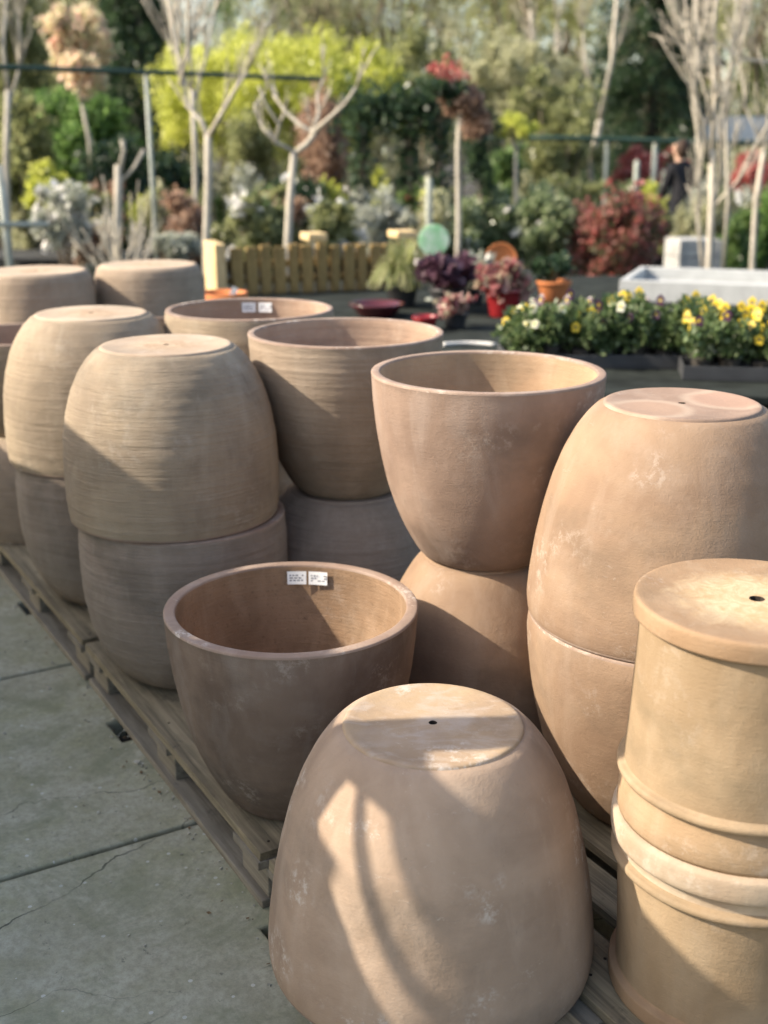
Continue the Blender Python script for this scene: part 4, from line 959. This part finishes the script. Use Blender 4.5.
# dark red glazed saucers / bowls
for px, py, r, m, lab in ((377, 316, .17, MAROON, 'shallow maroon glazed bowl in front of the striped grass'), (425, 330, .075, REDG, 'small bright red glazed bowl beside the maroon one')):
    p = tp(px, py); b = MB(); b.lathe([(.001, 0), (r * .6, 0), (r * .65, .008), (r * .95, .065), (r, .075), (r * .97, .08), (r * .92, .075), (r * .6, .02), (.001, .016)], 48)
    tag(b.build('glazed_bowl', m, None, True, loc=p), lab, 'bowl', 'red glazed bowls')
# white hose loop lying on the table
b = MB(); p = tp(468, 347); pts = [(p.x - .13 + .27 * k / 12, p.y + .05 * math.sin(k / 12 * math.pi), ZT + .012) for k in range(13)]
b.tube(pts, .011, 8); tag(b.build('hose', WHITEB, None, True), 'short white hose lying curved on the black table', 'hose')

# ---- pansies in trays
G_PANSY = leafmat('leaf_pansy', [(.03, .06, .02), (.09, .14, .05), (.26, .32, .15)], .15)
TRAY = simple('grey_tray', (.045, .047, .05), .5, .2, 8)
def tray(label, loc, rz, L_=.56, W_=.38):
    e = empty('plant_tray', loc, (0, 0, rz), label, 'tray', 'black trays of pansies')
    for nm, c, d in (('base', (0, 0, .006), (L_, W_, .010)), ('side', (0, -W_ / 2 + .004, .038), (L_, .007, .052)), ('side', (0, W_ / 2 - .004, .038), (L_, .007, .052)), ('end', (-L_ / 2 + .004, 0, .038), (.007, W_ - .017, .052)), ('end', (L_ / 2 - .004, 0, .038), (.007, W_ - .017, .052))):
        b = MB(); b.box(c, d); b.build(nm, TRAY, e, bevel=.002)
    return e
def pansy_flower(mbp, c, nrm, s):
    n = nrm.normalized(); a = n.cross(Vector((.1, .2, 1))).normalized(); b_ = n.cross(a)
    for k, (ang, sc_) in enumerate(((90, 1.0), (25, .85), (155, .85), (-60, 1.05), (-120, 1.05))):
        t = R(ang); d = a * math.cos(t) + b_ * -math.sin(t); sdir = d.cross(n)
        q = c + d * s * .1
        mbp.add([q, q + d * s * .3 + sdir * s * .32 * sc_ + n * s * .06, q + d * s * .62 * sc_ + sdir * s * .26, q + d * s * .68 * sc_ + n * s * .02, q + d * s * .62 * sc_ - sdir * s * .26, q + d * s * .3 - sdir * s * .32 * sc_ + n * s * .06], [(0, 1, 2, 3, 4, 5)])
def make_pansy(kind, nfl, seed):
    rr = random.Random(seed); e = empty('pansy_plant', (0, 0, 0))
    P, _ = clump_points((0, 0, .15), (.1, .1, .11), 14, 420, .4, .3); P[:, 2] = np.maximum(P[:, 2], .055)
    quads('foliage', leaf_quads(P, .032, .7), G_PANSY, e)
    b = MB(); b.lathe([(.03, 0), (.042, .06), (.001, .055)], 14); b.build('root_plug', SOIL, e, loc=(0, 0, .012))
    fm, cm = {'yellow': (PETAL_Y, PETAL_V), 'violet': (PETAL_V, PETAL_Y), 'cream': (PETAL_C, PETAL_Y)}[kind]
    for k in range(nfl):
        a = rr.uniform(0, 6.28); r_ = rr.uniform(.02, .085); c = Vector((r_ * math.cos(a), r_ * math.sin(a), rr.uniform(.2, .285) - r_ * .35))
        n = Vector((math.cos(a) * .3 - .25, math.sin(a) * .3 - .9, .45))
        m_ = MB(); pansy_flower(m_, c, n, .031); fo = m_.build('flower', fm, e)
        m_ = MB(); pansy_flower(m_, c + n.normalized() * .004, n, .009); m_.build('flower_eye', cm, fo)
        m_ = MB(); m_.tube([(c.x * .3, c.y * .3, .08), tuple(c)], .0015, 4); m_.build('stalk', G_MID, fo)
    return e
protos = [make_pansy('yellow', 3, 1), make_pansy('yellow', 7, 2), make_pansy('violet', 3, 3), make_pansy('cream', 5, 4), make_pansy('violet', 1, 5)]
LBL = ['yellow pansy plant in a black tray', 'yellow pansy plant in a black tray', 'dark violet pansy plant in a black tray', 'cream and yellow pansy plant in a black tray', 'dark violet pansy plant in a black tray']
used = set()
trays = [(548, 345, .05, 'black tray of pansies nearest the open pots', 'lllc'), (640, 347, -.08, 'black tray of mostly leafy violet pansies in the middle', 'v'), (700, 350, -.15, 'black tray of yellow pansies between the middle tray and the right edge', 'y'), (775, 362, -.2, 'black tray of pansies cut off by the right edge', 'y')]
rr = random.Random(31)
tl = [((560, 362), .04, 'black tray of cream and yellow pansies nearest the open pots', [3, 4, 0, 4]), ((646, 362), -.06, 'black tray of mostly dark violet pansies in the middle', [4, 2, 4, 0]), ((742, 374), -.16, 'black tray of bright yellow pansies near the right edge, its dark side showing', [1, 4, 1, 0]), ((846, 380), -.2, 'black tray of yellow pansies beyond the right edge', [1, 0, 2, 4])]
for (pxy, rz, lab, kinds) in tl:
    p = tp(pxy[0], pxy[1]); tray(lab, (p.x, p.y, ZT), rz)
    for iy in range(3):
        for ix in range(4):
            k = kinds[(ix + iy * 3 + rr.randrange(2)) % 4]
            src = protos[k]; o = src if k not in used else copy_tree(src); used.add(k)
            lx, ly = (-.2 + ix * .134 + rr.uniform(-.012, .012)), (-.12 + iy * .12 + rr.uniform(-.01, .01))
            o.location = (p.x + lx * math.cos(rz) - ly * math.sin(rz), p.y + lx * math.sin(rz) + ly * math.cos(rz), ZT + .012)
            o.rotation_euler = (0, 0, rr.uniform(-.5, .5)); o.scale = (1, 1, rr.uniform(.8, 1.25))
            tag(o, LBL[k], 'pansy', 'pansies in the black trays')
for k, src in enumerate(protos):
    if k not in used: copy = src; src.location = (3.2, 6.2, ZT + .001); tag(src, LBL[k], 'pansy', 'pansies in the black trays')

# small clay pot with a white tag, seen between the far pots
p = pos(222, 292, 0.93)
e = empty('small_clay_pot', (p.x, p.y, Z0), (0, 0, 0), 'small orange clay pot with a white tag behind the farthest open pot', 'plant pot')
hh = p.z - Z0
b = MB(); b.lathe([(.001, 0), (.07, 0), (.12, hh * .9), (.125, hh * .91), (.13, hh), (.11, hh), (.1, hh * .9), (.001, hh * .8)], 40); b.build('body', ORANGE, e, True)
b = MB(); b.box((.07, -.1, hh + .012), (.03, .002, .05), Matrix.Rotation(.5, 3, 'Y')); b.build('tag', STICKER, e)

# ------------------------------------------------------------------ the figure in black
def person():
    Y = 15.5; x = gx(684, Y, 1.2)
    e = empty('person', (x, Y, 0.012), (0, 0, R(205)), 'distant person in black clothes standing among the plants', 'person')
    SKIN = simple('skin', (.45, .28, .2), .6, .05); BLACK = simple('black_cloth', (.012, .012, .015), .9, .2); HAIR = simple('brown_hair', (.05, .028, .018), .7, .2)
    JEAN = simple('dark_trousers', (.02, .022, .03), .9, .2)
    def skin(name, vs, es, rs, m, par, sub=2):
        me = bpy.data.meshes.new(name); me.from_pydata(vs, es, []); me.update(); me.materials.append(m)
        o = bpy.data.objects.new(name, me); COL.objects.link(o); o.parent = par
        md = o.modifiers.new('skin', 'SKIN'); md.use_smooth_shade = True
        for i, r in enumerate(rs): me.skin_vertices[0].data[i].radius = r if hasattr(r, '__len__') else (r, r)
        me.skin_vertices[0].data[0].use_root = True
        s = o.modifiers.new('sub', 'SUBSURF'); s.levels = sub; s.render_levels = sub
        return o
    body = [(0, 0, .9), (0, -.02, 1.08), (0, -.07, 1.3), (0, -.1, 1.38), (0, -.13, 1.45), (0, -.14, 1.5), (0, -.145, 1.57), (0, -.14, 1.62),
            (.16, -.07, 1.32), (.2, -.1, 1.08), (.15, -.28, .95), (.13, -.34, .93), (-.16, -.07, 1.32), (-.2, -.1, 1.08), (-.15, -.28, .95), (-.13, -.34, .93),
            (.09, 0, .85), (.1, -.02, .48), (.1, .01, .09), (.1, -.1, .03), (-.09, 0, .85), (-.1, -.05, .48), (-.11, .0, .09), (-.11, -.11, .03)]
    ed = [(0, 1), (1, 2), (2, 3), (3, 4), (4, 5), (5, 6), (6, 7), (2, 8), (8, 9), (9, 10), (10, 11), (2, 12), (12, 13), (13, 14), (14, 15), (0, 16), (16, 17), (17, 18), (18, 19), (0, 20), (20, 21), (21, 22), (22, 23)]
    rs = [(.13, .1), (.12, .09), (.14, .09), (.06, .06), (.045, .045), (.07, .08), (.078, .095), (.055, .07), .05, .036, .026, .03, .05, .036, .026, .03, .085, .055, .04, .035, .085, .055, .04, .035]
    skin('body', body, ed, rs, SKIN, e)
    jv = body[:4] + [body[8], body[9], body[10], body[12], body[13], body[14], (0, 0, .8)]
    je = [(0, 1), (1, 2), (2, 3), (2, 4), (4, 5), (5, 6), (2, 7), (7, 8), (8, 9), (0, 10)]
    skin('jacket', jv, je, [(.17, .14), (.15, .12), (.17, .12), (.075, .075), .07, .055, .045, .07, .055, .045, (.17, .14)], BLACK, e)
    skin('trousers', [(0, 0, .88), (.09, 0, .82), (.1, -.02, .48), (.1, .01, .1), (-.09, 0, .82), (-.1, -.05, .48), (-.11, 0, .1)], [(0, 1), (1, 2), (2, 3), (0, 4), (4, 5), (5, 6)], [(.15, .12), .1, .07, .06, .1, .07, .06], JEAN, e)
    skin('hair', [(0, -.13, 1.61), (0, -.07, 1.585), (0, -.05, 1.52), (0, -.07, 1.42)], [(0, 1), (1, 2), (2, 3)], [(.09, .1), (.105, .11), (.1, .09), (.06, .05)], HAIR, e)
person()
